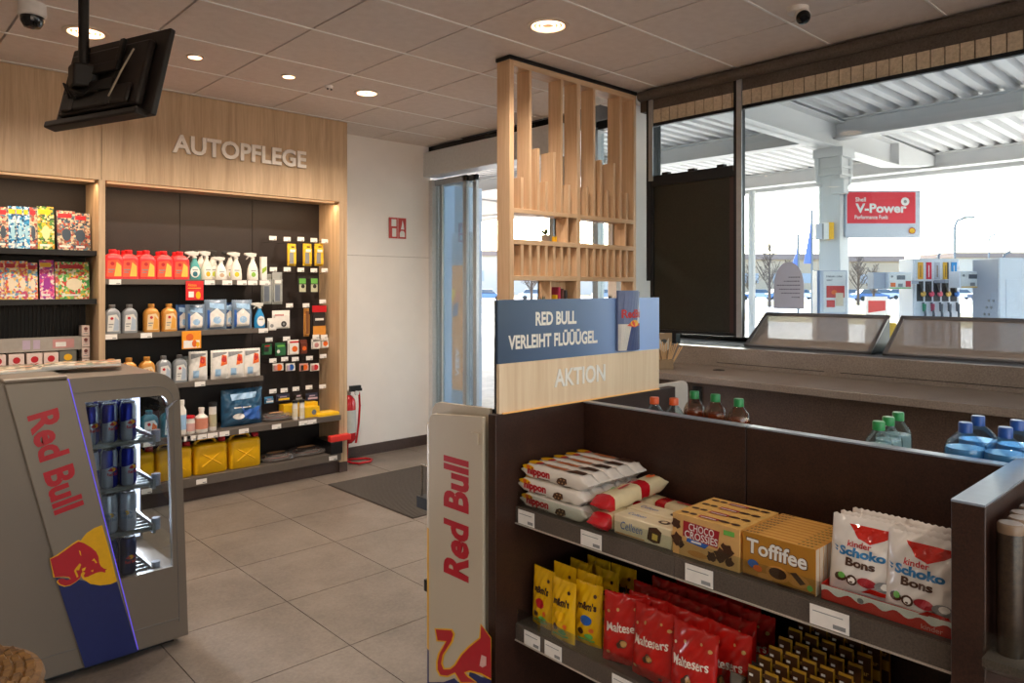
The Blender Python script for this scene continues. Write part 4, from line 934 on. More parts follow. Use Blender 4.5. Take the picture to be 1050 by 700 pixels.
D().rect(w*.18, h*.08, w*.24, h*.40, WHITE).rect(w*.14, h*.58, w*.28, h*.34, WHITE).poly([(w*.62, h*.08), (w*.92, h*.08), (w*.92, h*.28), (w*.85, h*.38), (w*.7, h*.38), (w*.62, h*.28)], WHITE).poly([(w*.68, h*.45), (w*.88, h*.45), (w*.85, h*.7), (w*.78, h*.9), (w*.74, h*.65)], WHITE).rect(w*.5, h*.02, w*.02, h*.96, WHITE).build('pictogram', r, plane((0, -.003, 0), (1, 0, 0), (0, 0, 1)))

# ================================================================== OAK SLAT DIVIDER
YD = 3.2; DX0, DX1, DM = 2.965, 4.20, 3.585; DD = .115; zt = 2.925
r = T('slat_divider', 'tall oak room divider with hanging and standing slats and open cubbies', 'room divider', (3.58, 3.26, 0)); SD = r
b = MB()
b.box(DX0, YD, 0, DX0+.036, YD+DD, zt, OAKL); b.box(DM-.018, YD, 0, DM+.018, YD+DD, zt-.035, OAKL); b.box(DX1-.03, YD, 0, DX1, YD+DD, zt, OAKL)
b.build('post', r, w=True, bevel=.002)
b = MB(); b.box(DX0+.036, YD, zt-.035, DX1-.03, YD+DD, zt, OAKH)
b.build('top_rail', r, w=True)
b = MB(); b.box(DX0-.01, YD-.01, zt, DX1, YD+DD, 2.9475, BLACK); b.build('ceiling_track', r, w=True)
zr = [(2.005, 2.033), (1.815, 1.845), (1.595, 1.625), (1.34, 1.365), (1.0, 1.03), (.55, .58), (.06, .09)]
for za, zb in zr:
    for xa, xb in ((DX0+.036, DM-.018), (DM+.018, DX1-.03)):
        b = MB(); b.box(xa, YD, za, xb, YD+DD, zb, OAKH); b.build('cubby_shelf', r, w=True, bevel=.0015)
n = 7
for bay, (xa, xb) in enumerate(((DX0+.036, DM-.018), (DM+.018, DX1-.03))):
    pitch = (xb-xa)/8
    hs_ = [2.225, None, 2.42, 2.22, 2.415, None, 2.22]
    for k in range(7):
        x = xa+pitch*(k+1)
        if hs_[k] is None: z1 = zt-.035
        else: z1 = hs_[k]
        b = MB(); b.box(x-.011, YD+.002, 2.033, x+.011, YD+DD-.002, z1, OAKL); b.build('slat', r, w=True, bevel=.0015)
        if k in (1, 5): pass
        b = MB(); b.box(x-.011, YD+.002, 1.625, x+.011, YD+DD-.002, 1.815, OAKL); b.build('low_slat', r, w=True, bevel=.0015)
    x = xb-pitch*1.3
    b = MB(); b.box(x, YD+.003, 1.845, x+.012, YD+DD, 2.005, OAKL); b.box(x, YD+DD-.012, 1.845, xb, YD+DD, 2.005, OAKL); b.build('cubby_box', r, w=True)
b = MB(); x = XY(573, YD); b.box(XY(564.5, YD), YD+.003, 1.365, XY(564.5, YD)+.012, YD+DD, 1.595, OAKL); b.box(XY(564.5, YD), YD+DD-.012, 1.365, DM-.018, YD+DD, 1.595, OAKL); b.build('cubby_box', r, w=True)
# things in the cubbies
def plant(px, z, pot, leaf_, lab, s=1.0, pot_name='succulent'):
    r = T('potted_plant', lab, 'plant', (XY(px, YD+.05), YD+.055, z))
    b = MB(); b.loft([rrect(.05*s*a, .05*s*a, q*s, .2, 2) for a, q in ((.85, 0), (1, .04), (1, .045))], mat('pot '+pot, pot, .6)); b.build('pot', r)
    b = MB(); rr = random.Random(int(px))
    for k in range(16):
        t = k*2.4; ln = (.05+.03*rr.random())*s; e = math.radians(35+50*rr.random()); d = Vector((math.cos(t)*math.cos(e), math.sin(t)*math.cos(e), math.sin(e)))
        sd = d.cross(Vector((0, 0, 1))).normalized()*.006*s; p0_ = Vector((0, 0, .043*s)); up_ = Vector((0, 0, .002))
        b.add([p0_-sd*.5, p0_+sd*.5, p0_+d*ln*.5+sd, p0_+d*ln, p0_+d*ln*.5-sd, p0_+d*ln*.5+up_*2], [(0, 1, 5), (1, 2, 5), (2, 3, 5), (3, 4, 5), (4, 0, 5), (0, 4, 3, 2, 1)], mat('leaf '+leaf_, leaf_, .5))
    b.build('leaves', r)
plant(560, 1.845, '#8a7a6a', '#4a5a34', 'small square pot in the upper left cubby of the oak divider', .95)
plant(556, 1.365, '#9a8878', '#44544a', 'spiky small plant in the lower left cubby of the oak divider', 1.25)
plant(626, 1.365, '#8a7468', '#2a2c2a', 'dark small plant in the lower right cubby of the oak divider', 1.25)
r = T('plaything', 'tiny yellow block beside the square pot in the upper left cubby', 'block', (XY(568.5, YD+.04), YD+.04, 1.845)); b = MB(); b.box(-.012, -.012, 0, .012, .012, .035, YEL); b.build('block', r, bevel=.002)
for k, (px, c, h, t) in enumerate(((567.5, '#e0b020', .14, 'yellow book standing in the lower left cubby'), (570.5, '#b83858', .19, 'dark pink book standing in the lower left cubby'), (574, '#6a4038', .18, 'maroon book right of the pink one in the cubby'), (577.5, '#403c3c', .17, 'dark book, rightmost in the cubby'))):
    r = T('book', t, 'book', (XY(px, YD+.04), YD+.055, 1.365), 0, 'books in the divider cubby')
    b = MB(); b.box(-.008, -.045, 0, .008, .045, h, mat('book '+c, c, .5)); b.build('cover', r, bevel=.001); b = MB(); b.box(-.0065, -.0435, .001, .0065, .0455, h+.0003, WHITE); b.build('pages', r)
# ================================================================== GONDOLA
HG = 1.15; XS = 1.60; XB = 1.93
edge = mat('blue grey edge strip', '#8f98a6', .3, .1)
r = T('gondola_shelving', 'dark speckled double-sided gondola with two grey sweet shelves', 'shelving', (1.95, 1.06, 0)); GO = r
b = MB(); b.box(1.515, 1.70, 0, 2.49, 1.735, HG, DARK); b.build('far_end_panel', r, w=True, bevel=.0015)
b = MB(); b.box(1.548, .383, 0, 2.42, .440, HG-.004, DARK); o = b.build('near_end_panel', r, w=True, bevel=.002)
b = MB(); b.box(1.548, .384, HG-.004, 2.42, .440, HG, edge); b.build('top_edge', o, w=True, label='blue grey top edge')
for ya, yb in ((.441, 1.074), (1.078, 1.699)):
    b = MB(); b.box(XB, ya, .1, XB+.03, yb, HG-.004, DARK); o = b.build('centre_panel', r, w=True, bevel=.0015)
    b = MB(); b.box(XB-.002, ya, HG-.004, XB+.034, yb, HG, edge); b.build('top_edge', o, w=True, label='pale top edge')
b = MB(); b.box(1.62, .44, 0, 2.36, 1.70, .10, bbm); b.build('plinth', r, w=True)
shl = speckle('grey brown shelf lip', '#514842', '#6e6258', 200, .4, .05, metal=.2)
clear = glass('clear acrylic', '#f5f9f7', .05)
def gshelf(z, ya, yb, seam, tags):
    b = MB(); b.box(XS+.004, ya, z-.012, XB-.001, yb, z, shl)
    for p, q in ((ya, seam-.001), (seam+.001, yb)):
        b.box(XS, p, z-.052, XS+.004, q, z-.002, shl); b.box(XS-.003, p, z-.056, XS+.002, q, z-.052, ringm)
    o = b.build('shelf', r, w=True)
    b = MB(); b.box(XS+.006, ya+.002, z, XS+.008, seam-.01, z+.045, clear); b.box(XS+.006, seam+.01, z, XS+.008, yb-.002, z+.045, clear); b.build('clear_riser', o, w=True)
    for px, y, w in tags:
        yy = YX(px, XS); zc = z-.027
        b = MB(); tag3(b, yy, XS-.003, zc, w, .044, 'x'); b.build('price_tag', o, w=True)
gshelf(.85, .442, 1.699, 1.095, ((540.5, 0, .072), (607, 0, .078), (717.5, 0, .080), (851, 0, .086)))
gshelf(.475, .442, 1.699, 1.095, ((546.5, 0, .070), (568, 0, .070), (640, 0, .078), (760, 0, .08)))
for z in (.88, .50):   # rear shelves
    b = MB(); b.box(XB+.031, .442, z-.015, 2.36, 1.699, z, shl); b.build('rear_shelf', r, w=True)

# AKTION header board
r = T('aktion_header', 'navy lettered poster board over a pale oak strip standing on the gondola end', 'sign board', (1.95, 1.715, HG)); AH = r
xa, xb = 1.533, 2.383; z1, z2_, z3 = 1.150, 1.309, 1.512
wl_ = wood('pale oak strip', '#e4c6a2', '#f6dfc0', 2)
b = MB(); b.box(xa, 1.703, z1+.001, xb, 1.717, z2_, wl_); b.build('oak_strip', r, w=True, bevel=.001)
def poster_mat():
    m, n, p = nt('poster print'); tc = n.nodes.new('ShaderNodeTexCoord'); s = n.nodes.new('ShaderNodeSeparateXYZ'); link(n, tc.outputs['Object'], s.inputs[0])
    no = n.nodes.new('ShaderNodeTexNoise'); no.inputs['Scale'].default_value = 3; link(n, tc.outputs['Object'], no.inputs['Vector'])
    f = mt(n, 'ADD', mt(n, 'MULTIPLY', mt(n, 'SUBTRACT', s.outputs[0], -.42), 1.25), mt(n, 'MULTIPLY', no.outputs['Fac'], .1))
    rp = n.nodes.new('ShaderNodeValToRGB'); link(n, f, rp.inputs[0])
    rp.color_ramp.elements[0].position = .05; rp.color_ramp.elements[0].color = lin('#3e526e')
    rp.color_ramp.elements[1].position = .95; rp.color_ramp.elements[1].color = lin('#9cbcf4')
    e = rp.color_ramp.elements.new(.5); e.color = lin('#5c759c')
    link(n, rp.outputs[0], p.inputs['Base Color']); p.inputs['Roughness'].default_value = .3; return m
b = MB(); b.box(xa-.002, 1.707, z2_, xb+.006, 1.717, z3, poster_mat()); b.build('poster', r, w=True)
b = MB(); b.box(xa-.004, 1.717, z1+.001, xb+.004, 1.722, z3-.002, BLACK); b.build('backing', r, w=True)
cream = mat('cream lettering', '#fbf2ea', .4)
dd = D()
def ptx(px): return XY(px, 1.703)
zr_ = lambda px, py: aty(px, py, 1.703).z
x0 = ptx(550); x1 = ptx(592); dd.text('RED BULL', x0, 1.424, x1-x0, .046, cream, .035)
x0 = ptx(522); x1 = ptx(613.5); dd.text('VERLEIHT FLÜÜÜGEL.', x0, 1.351, x1-x0, .056, cream, .035)
dd.build('poster_lettering', r, plane((0, 1.707, 0), (1, 0, 0), (0, 0, 1)), w=True)
x0 = ptx(568); x1 = ptx(620)
D().text('AKTION', x0, 1.212, x1-x0, .062, mat('pale lettering', '#fff6ee', .4), .02).build('strip_lettering', r, plane((0, 1.703, 0), (1, 0, 0), (0, 0, 1)), w=True, thick=.003)
b = MB(); b.box(xa+.01, 1.694, z1+.001, xb-.01, 1.701, z1+.005, mat('warm led line', '#ffc070', .4, emit=.12, ecol='#ffb070')); b.build('light_strip', r, w=True)
# the can standee with its four fields
c0, c1 = ptx(631.5), ptx(652.5); zb, zt_ = 1.316, 1.540; sc_b = mat('standee blue', '#2c3f78', .35); sc_l = mat('standee silver', '#d6d2cc', .35)
b = MB(); b.loft([[Vector((c0+(c1-c0)*(1-math.cos(PI*i/8))/2, 1.700-.030*math.sin(PI*i/8), z)) for i in range(9)] for z in (zb, zt_)], mat('standee blue grey', '#60709c', .35)); sb = b.build('can_standee', r, w=True)
cw = c1-c0; zmid = (zb+zt_)/2-.012
def cmap(x, y, w): t = x/cw; ang = math.acos(max(-1, min(1, 1-2*t))); return Vector((c0+x, 1.700-(.030+w)*math.sin(ang)-.0006, y))
def strip(poly, m, dd):   # cut into vertical strips so that it follows the curve
    dd.poly(poly, m)
q = D()
def cell(xl0, xl1, xr0, xr1, za, zc, m):
    for k in range(6):
        t0, t1 = k/6, (k+1)/6
        q.poly([(cw*(xl0+(xr0-xl0)*t0), za), (cw*(xl0+(xr0-xl0)*t1), za), (cw*(xl1+(xr1-xl1)*t1), zc), (cw*(xl1+(xr1-xl1)*t0), zc)], m)
cell(.62, .85, .99, .99, zmid, zt_-.004, sc_l); cell(.01, .01, .2, .4, zb+.002, zmid, sc_l); cell(.2, .4, .99, .99, zb+.002, zmid, sc_b); cell(.01, .01, .62, .85, zmid, zt_-.004, mat('standee blue grey', '#60709c', .35))
q.text('RedBull', cw*.06, zmid+.022, cw*.88, .032, RED, .03).ell(cw*.5, zmid+.003, cw*.18, .012, YEL, 14).poly([(cw*.2, zmid-.006), (cw*.42, zmid+.014), (cw*.5, zmid+.004), (cw*.58, zmid+.014), (cw*.8, zmid-.006), (cw*.5, zmid-.012)], mat('standee orange', '#e05030', .4))
q.build('standee_print', sb, cmap, w=True)

# pale rounded panel of the stand behind the gondola's far corner
r = T('display_stand', 'pale rounded display panel showing behind the far corner of the gondola', 'display stand', (2.6, 1.78, 0))
b = MB(); pts = [(2.47, 1.78, 0), (2.70, 1.78, 0), (2.70, 1.78, 1.12)]+[(2.67+.03*math.cos(a), 1.78, 1.12+.03*math.sin(a)) for a in (0, PI/6, PI/3, PI/2)]+[(2.47, 1.78, 1.15)]
b.prism(pts, (0, .015, 0), mat('pale board', '#c8bcb0', .5)); b.build('panel', r, w=True); b = MB(); b.box(2.50, 1.795, 0, 2.69, 2.0, .03, BLACK); b.build('foot', r, w=True)

# ------------------------------------------------ Red Bull rack at the far end
r = T('end_rack', 'beige grey rack with red upright lettering at the far end of the gondola', 'display rack', (1.7, 1.9, 0)); RK = r
tanp = speckle('rack beige grey', '#bcae98', '#c8baa4', 400, .4, .03, metal=.15, big=0)
XP = 1.50
pts = [(1.745, 0), (2.03, 0), (2.03, 1.085)]+[(2.0+.03*math.cos(a), 1.085+.035*math.sin(a)) for a in (PI/6, PI/3, PI/2)]+[(1.745, 1.142)]
b = MB(); b.prism([(XP, y, z) for y, z in pts], (.012, 0, 0), tanp); b.build('side_panel', r, w=True, bevel=.002)
pts = [(1.745, 0), (2.055, 0), (2.055, 1.10)]+[(2.01+.045*math.cos(a), 1.10+.055*math.sin(a)) for a in (PI/6, PI/3, PI/2)]+[(1.745, 1.165)]
b = MB(); b.prism([(XP+.03, y, z) for y, z in pts], (.012, 0, 0), tanp); b.prism([(1.98, y, z) for y, z in pts], (.012, 0, 0), tanp); b.build('inner_panel', r, w=True, bevel=.002)
b = MB(); arc_ = [(XP+.03-.03*math.cos(a), 2.03+.03*math.sin(a)) for a in [PI/2*k/5 for k in range(6)]]
for za, zb, m in ((.0, .30, navy), (.30, .72, mat('rack yellow', '#d8a008', .4)), (.72, 1.08, tanp)):
    b.prism([(x, y, za) for x, y in arc_]+[(XP+.03, 2.03, za)], (0, 0, zb-za), m)
b.build('front_column', r, w=True)
b = MB(); b.box(XP+.045, 1.745, .02, 1.98, 1.76, 1.16, BLACK); b.build('rear_panel', r, w=True)
for z in (.15, .45, .75, .98):
    b = MB(); b.box(XP+.045, 1.76, z, 1.98, 2.05, z+.012, BLACK); b.build('rack_shelf', r, w=True)
z0 = atx(430, 514, 1.52).z
b = MB(); b.tube([(1.55, 2.05, z0+.12), (1.55, 2.14, z0+.12), (1.55, 2.14, z0), (1.55, 2.05, z0)], .005, CHROME, 8); b.tube([(1.60, 2.05, z0+.12), (1.60, 2.14, z0+.12), (1.60, 2.14, z0), (1.60, 2.05, z0)], .005, CHROME, 8); b.box(1.535, 2.06, z0-.03, 1.9, 2.15, z0+.01, BLACK); b.build('basket_bracket', r, w=True)
z0 = atx(430, 597, 1.52).z; b = MB(); b.box(XP+.02, 2.06, z0-.02, XP+.06, 2.085, z0+.02, BLACK); b.build('clip', r, w=True)
b = MB(); b.box(XP-.004, 1.765, atx(492, 448, XP).z-.025, XP, 1.80, atx(492, 448, XP).z+.01, tanp); b.build('label_holder', r, w=True)
dd = D()
rp_ = lambda x, y: (lambda v: (-v.y, v.z))(atx(x, y, XP))
a = rp_(481, 598); c = rp_(455, 466)
dd.text('Red Bull', a[0], a[1], (c[1]-a[1]), (a[0]-c[0]), rd2, .04, rot=PI/2)
z4 = lambda X, Y_: (430+X/10, 630+Y_/10)
dd.poly([rp_(*z4(*p)) for p in ((90, 690), (250, 690), (360, 650), (400, 690), (500, 660), (520, 575), (640, 640), (740, 668))]+[(-1.75, .0+.05), (-2.028, .05)], navy)
tail = [(170, 150), (330, 160), (350, 200), (330, 270), (240, 410), (225, 500), (250, 560), (320, 560), (370, 520), (440, 410), (520, 330), (630, 240), (635, 105), (735, 240), (740, 655), (640, 600), (520, 570), (460, 590), (500, 640), (580, 690), (430, 690), (370, 590), (290, 625), (220, 615), (190, 560), (190, 480), (210, 400), (280, 270), (190, 260)]
def off(pl, k):
    n = len(pl); out = []
    A = sum(pl[i][0]*pl[(i+1) % n][1]-pl[(i+1) % n][0]*pl[i][1] for i in range(n))
    s = 1 if A > 0 else -1
    for i in range(n):
        p, c_, q_ = Vector(pl[i-1]), Vector(pl[i]), Vector(pl[(i+1) % n]); d1 = (c_-p).normalized(); d2 = (q_-c_).normalized(); nn_ = Vector((d1.y+d2.y, -d1.x-d2.x))
        nn_ = nn_.normalized() if nn_.length > 1e-4 else Vector((d1.y, -d1.x)); out.append((c_.x+nn_.x*k*s, c_.y+nn_.y*k*s))
    return out
tt = [(x, min(y, 690)) for x, y in tail]
dd.poly([rp_(*z4(min(x, 740), y)) for x, y in off(tt, 18)], yl2); dd.poly([rp_(*z4(*p)) for p in tt], rd2)
dd.poly([rp_(*z4(*p)) for p in ((640, 410), (690, 430), (690, 520), (650, 540), (620, 520))], mat('pale pink print', '#d8a8a0', .4))
dd.build('rack_lettering', r, plane((XP, 0, 0), (0, -1, 0), (0, 0, 1)), w=True)

# ================================================================== SWEETS
RZ = -PI/2
def pillow(L_, w, h, m, seed=0, nx=22, na=14, wr=.0015, crimp=.012):
    """flow pack lying along x, crimped at both ends, base at z 0"""
    rnd = random.Random(seed); rings = []
    for i in range(nx+1):
        t = i/nx; x = -L_/2+L_*t; e = min(t, 1-t)*L_
        if e < crimp: s = .12; sw = .95+.05*(i % 2)
        else: s = min(1, .45+(e-crimp)/(.05*L_)*.55); sw = 1.0
        ring = []
        for k in range(na):
            a = 2*PI*k/na; ca, sa = math.cos(a), math.sin(a)
            y = w/2*sw*math.copysign(abs(ca)**.55, ca); z = h/2*s*math.copysign(abs(sa)**.55, sa)
            q = rnd.uniform(-1, 1)*wr*(1 if s > .3 else .2)
            ring.append(Vector((x+(.003*(k % 2) if i in (0, nx) else 0), y+q, h/2+z+q)))
        rings.append(ring)
    b = MB(); b.loft(rings, m); return b
nipw = mat('nippon white wrapper', '#e6ddd2', .22, var=.03, coat=.3); redw = mat('nippon red', '#b81c28', .35); choc = mat('chocolate print', '#4a2a18', .4); chocl = mat('crisp rice print', '#c09868', .5)
def nippon(seed):
    t = T('snack_bar', 'x', 'snack pack'); pillow(.285, .056, .046, nipw, seed).build('wrapper', t, smooth=60)
    d = D(); d.ell(-.105, .036, .026, .008, YEL, 12).ell(-.105, .037, .009, .006, org, 10).text('nippon', -.108, .008, .098, .030, redw, .05).rect(-.06, .008, .05, .002, choc)
    d.poly([(.018, .012), (.024, .024), (.040, .030), (.060, .028), (.062, .014), (.046, .006), (.03, .006)], choc)
    for k in range(5): d.ell(.03+.007*k, .013+.010*(k % 2), .003, .0025, chocl, 6)
    d.build('printed_label', t, plane((0, -.0285, 0), (1, 0, 0), (0, 0, 1)), w0=.0008)
    e = D(); e.ell(-.10, 0, .025, .02, YEL, 12).ell(-.08, .0, .012, .014, redw, 10).rect(-.05, -.012, .09, .018, mat('orange brown print', '#c8703c', .4)).poly([(.05, -.02), (.115, -.012), (.11, .012), (.06, .016)], choc)
    e.build('top_print', t, plane((0, 0, .0465), (1, 0, 0), (0, 1, 0)), w0=.0012); return t
np_ = [nippon(1), nippon(2)]
k = 0
lay = ['bottom', 'middle', 'top']
for li in range(3):
    for ri in range(5):
        y = [1.555, 1.562, 1.550][li]+random.uniform(-.004, .004); x = 1.640+.0575*ri+[0, 0, .0][li]
        if li == 2: x += .004
        lab = 'white wrapped snack bar in the '+lay[li]+' layer of the pile, '+['front one', 'second from the front', 'third from the front', 'fourth from the front', 'rearmost'][ri]
        p = np_[k % 2]; loc = (x, y, .8515+.0465*li)
        if k < 2: place(p, loc, RZ, lab, 'white wrapped snack bars')
        else: dup(p, loc, RZ, lab, 'white wrapped snack bars')
        k += 1
crw = mat('cream wrapper', '#e4d2a8', .22, coat=.3); redfoil = mat('red foil', '#c01420', .18, coat=.5)
def waffle(lab, loc, rz, tilt, seed):
    t = T('filled_wafer_pack', lab, 'snack pack', loc, rz, 'cream and red wafer packs'); t.rotation_euler = (0, tilt, rz)
    b = pillow(.30, .065, .05, crw, seed); 
    for i, f in enumerate(b.f):
        cx_ = sum(b.v[j][0] for j in f)/len(f)
        if cx_ < -.105 or .02 < cx_ < .06: b.mi[i] = b._m(redfoil)
    b.build('wrapper', t, smooth=60)
    D().ell(.10, 0, .018, .012, org, 12).ell(.112, .003, .008, .006, choc, 10).poly([(-.06, -.01), (0, -.004), (-.01, .004), (-.06, .0)], redw).poly([(-.09, .01), (-.05, .012), (-.06, .018)], lim).build('printed_label', t, plane((0, 0, .051), (1, 0, 0), (0, 1, 0)), w0=.0016)
waffle('cream and red wafer pack between the white bars and cream boxes, lower one', (1.735, 1.362, .852), 0.05, 0, 3)
waffle('cream and red wafer pack lying on top beside the white snack bar pile', (1.765, 1.365, .905), -.02, -.07, 4)
waffle('cream and red wafer pack lying behind the two cream boxes', (1.86, 1.27, .852), 1.45, 0, 6)
crb_ = mat('cream box card', '#e8d8b4', .35)
def celbox(lab, loc):
    t = T('biscuit_box', lab, 'box', loc, RZ, 'cream biscuit boxes'); b = MB(); b.box(-.098, -.035, 0, .098, .035, .055, crb_); b.build('carton', t, bevel=.003)
    d = D().text('Celleen', -.075, .018, .075, .022, bl, .0, shear=.15).poly([(.018, .012), (.024, .045), (.05, .05), (.066, .04), (.060, .010), (.04, .006)], choc).poly([(.034, .015), (.036, .032), (.054, .03), (.052, .014)], mat('yellow cream print', '#e8c85c', .4)).rect(-.09, .004, .1, .003, tan)
    d.build('printed_label', t, plane((0, -.035, 0), (1, 0, 0), (0, 0, 1)), w0=.001)
    D().text('Celleen', -.07, -.01, .06, .018, bl, .0).ell(.05, 0, .018, .014, choc, 12).ell(.05, 0, .009, .008, crb_, 10).build('top_print', t, plane((0, 0, .055), (1, 0, 0), (0, 1, 0)), w0=.001)
celbox('cream biscuit box with blue script, front one beside the orange boxes', (1.662, 1.220, .8515)); celbox('cream biscuit box with blue script, rear one behind its twin', (1.740, 1.235, .8515))
# Choco Crossies and Toffifee
oc = mat('orange carton', '#d89a48', .3); oc2 = mat('light orange carton', '#e8b868', .3); chrd = mat('carton red', '#a01c28', .35)
def choco():
    t = T('chocolate_box', 'x', 'box'); w, d, h = .194, .049, .106
    b = MB(); b.box(-w/2, -d/2, 0, w/2, d/2, h, oc2); b.build('carton', t, bevel=.001)
    q = D(); q.rect(-w/2, 0, w, h, mat('caramel print', '#d8a868', .3)).poly([(-.066, .052), (.036, .044), (.042, .088), (-.064, .092)], chrd).text('CHOCO', -.048, .070, .074, .019, WHITE, .01, rot=-.02).text('CROSSIES', -.060, .050, .096, .019, WHITE, .01, rot=-.02)
    q.poly([(-.055, .040), (0, .034), (.012, .046), (-.052, .050)], bl).rect(-.04, .041, .03, .005, WHITE)
    for k, (x, y, s) in enumerate(((.045, .03, .017), (.066, .045, .015), (.07, .02, .012), (.02, .02, .013), (-.085, .08, .013), (.055, .055, .008), (-.082, .04, .016), (-.07, .03, .01))):
        q.poly([(x+s*(1+.25*math.sin(5*a+k))*math.cos(a), y+s*(1+.25*math.cos(4*a+k))*math.sin(a)) for a in [2*PI*i/11 for i in range(11)]], choc)
    q.ell(-.02, .015, .03, .008, tan, 14).rect(.055, .085, .03, .012, lim)
    q.build('printed_label', t, plane((0, -d/2, 0), (1, 0, 0), (0, 0, 1)), w0=.0006)
    q = D()
    for k, (x, w_) in enumerate(((-.075, .02), (-.05, .018), (.04, .028), (.072, .022))): q.ell(x, 0, w_*.6, .008, choc, 10)
    q.rect(-.03, -.012, .055, .018, chrd).rect(-.025, -.008, .045, .005, WHITE)
    q.build('top_print', t, plane((0, 0, h), (1, 0, 0), (0, 1, 0)), w0=.0006); return t
ch = choco()
for k in range(4):
    loc = (1.646+.050*k, 1.018, .8515); lab = 'orange chocolate crisp box with a red banner on the upper shelf, '+['frontmost', 'second from the front', 'third from the front', 'rearmost'][k]
    if k == 0: place(ch, loc, RZ, lab, 'orange boxes with a red banner')
    else: dup(ch, loc, RZ, lab, 'orange boxes with a red banner')
def toffi():
    t = T('chocolate_box', 'x', 'box'); w, d, h = .180, .0195, .106
    b = MB(); b.box(-w/2, -d/2, 0, w/2, d/2, h, oc); b.build('carton', t, bevel=.0008)
    D().rect(-d/2+.001, .001, d-.002, h-.002, mat('pale carton side', '#dccdb8', .4)).build('side_print', t, plane((w/2, 0, 0), (0, 1, 0), (0, 0, 1)), w0=.0004)
    q = D(); q.rect(-w/2, 0, w, h, mat('brown gold print', '#b07828', .3)).text('Toffifee', -.082, .056, .155, .040, mat('text shadow', '#5c3414', .4), .045, rot=-.03).text('Toffifee', -.080, .058, .150, .036, WHITE, .025, rot=-.03)
    q.ell(.0, .026, .030, .018, tan, 18).ell(.0, .027, .022, .013, choc, 16).ell(.05, .024, .026, .014, tan, 16).poly([(.03, .038), (.055, .016), (.068, .022), (.045, .042)], choc).ell(-.062, .034, .014, .010, bl, 12).ell(-.05, .026, .012, .008, org, 10).ell(.078, .016, .007, .007, lim, 10).ell(-.03, .012, .02, .008, tan, 12).rect(-.09, 0, .18, .006, choc)
    q.build('printed_label', t, plane((0, -d/2, 0), (1, 0, 0), (0, 0, 1)), w0=.0006)
    q = D().rect(-w/2+.003, -d/2+.002, w-.006, d*.35, oc2)
    for k in range(4): q.rect(-.085+.009*k, -.004, .006, .005, choc); q.rect(.045+.010*k, -.004, .006, .005, mat('olive print', '#6a6430', .5))
    q.build('top_print', t, plane((0, 0, h), (1, 0, 0), (0, 1, 0)), w0=.0004); return t
tf = toffi()
for k in range(10):
    loc = (1.632+.0202*k, .823, .8515); lab = 'slim brown gold box in the row beside the red banner boxes, '+('frontmost' if k == 0 else ORD[k]+' from the front')
    if k == 0: place(tf, loc, RZ, lab, 'slim brown gold boxes')
    else: dup(tf, loc, RZ, lab, 'slim brown gold boxes')
# Schoko Bons tray and bags
r = T('display_tray', 'red cardboard tray with white wave under the white chocolate bags', 'tray', (1.74, .590, .8515), RZ)
trd = mat('tray red', '#c42418', .35); w, d = .262, .235
b = MB(); b.box(-w/2, -d/2, 0, w/2, -d/2+.003, .034, trd); b.box(-w/2, d/2-.003, 0, w/2, d/2, .05, trd); b.box(-w/2, -d/2, 0, w/2, d/2, .002, trd)
for s in (-1, 1): b.prism([(s*w/2, -d/2, 0), (s*w/2, d/2, 0), (s*w/2, d/2, .05), (s*w/2, -d/2, .034)], (-s*.002, 0, 0), trd)
b.build('carton', r)
wv_ = [(-w/2+.001, .0335)]+[(-w/2+.001+(w-.002)*i/36, .020+.005*math.sin(i*.95)) for i in range(37)]+[(w/2-.001, .0335)]
D().poly(wv_[::-1], WHITE).text('kinder', .075, .004, .04, .010, pkl, .0).ell(-.045, .022, .007, .006, GREYP, 10).build('printed_label', r, plane((0, -d/2, 0), (1, 0, 0), (0, 0, 1)), w0=.0006)
skw = mat('schoko bag white', '#e6e0da', .2, var=.02, coat=.4); skr = mat('bag glossy red', '#c82418', .15, coat=.5); skb = mat('schoko blue', '#2a78b0', .35)
def schoko(seed):
    w, h, d_ = .150, .165, .05
    q = D(); q.poly([(-.035, .150), (-.012, .122), (.012, .114), (.040, .128), (.070, .150)], skr).text('kinder', -.034, .102, .050, .013, RED, .02).text('Schoko', -.052, .081, .098, .020, skb, .045).text('Bons', -.036, .060, .062, .018, choc, .04)
    q.poly([(-.066, .100), (-.056, .096), (-.058, .092)], skb).poly([(-.064, .092), (-.056, .090), (-.058, .086)], skb)
    q.ell(-.045, .034, .014, .009, choc, 10).ell(-.042, .038, .008, .007, lim, 8).ell(-.020, .032, .012, .011, choc, 12).ell(-.020, .032, .008, .007, WHITE, 10).ell(.012, .034, .020, .010, chrd, 12).ell(.045, .032, .018, .011, GREYP, 12).ell(.048, .034, .010, .007, WHITE, 10).poly([(-.0, .012), (.06, .012), (.055, .02), (.02, .024)], skr)
    return pouch('chocolate_bag', 'bag', w, h, d_, skw, q, seed, wr=.0025, crimp=.003)
for k, (x, y, z, rz, rot, lab) in enumerate(((1.655, .640, .872, RZ+.05, -.17, 'white chocolate bag leaning at the front left of the red tray'), (1.640, .520, .868, RZ-.04, -.17, 'white chocolate bag leaning at the front right of the red tray'),
    (1.715, .650, .862, RZ, -.15, 'white chocolate bag in the middle row on the left'), (1.710, .525, .860, RZ, -.15, 'white chocolate bag in the middle row on the right'), (1.775, .645, .857, RZ, -.12, 'rearmost white chocolate bag on the left'), (1.770, .525, .857, RZ, -.12, 'rearmost white chocolate bag on the right'))):
    p = schoko(k+40); p.rotation_mode = 'XYZ'; place(p, (x, y, z), None, lab, 'white chocolate bags', rot=(rot, 0, rz))
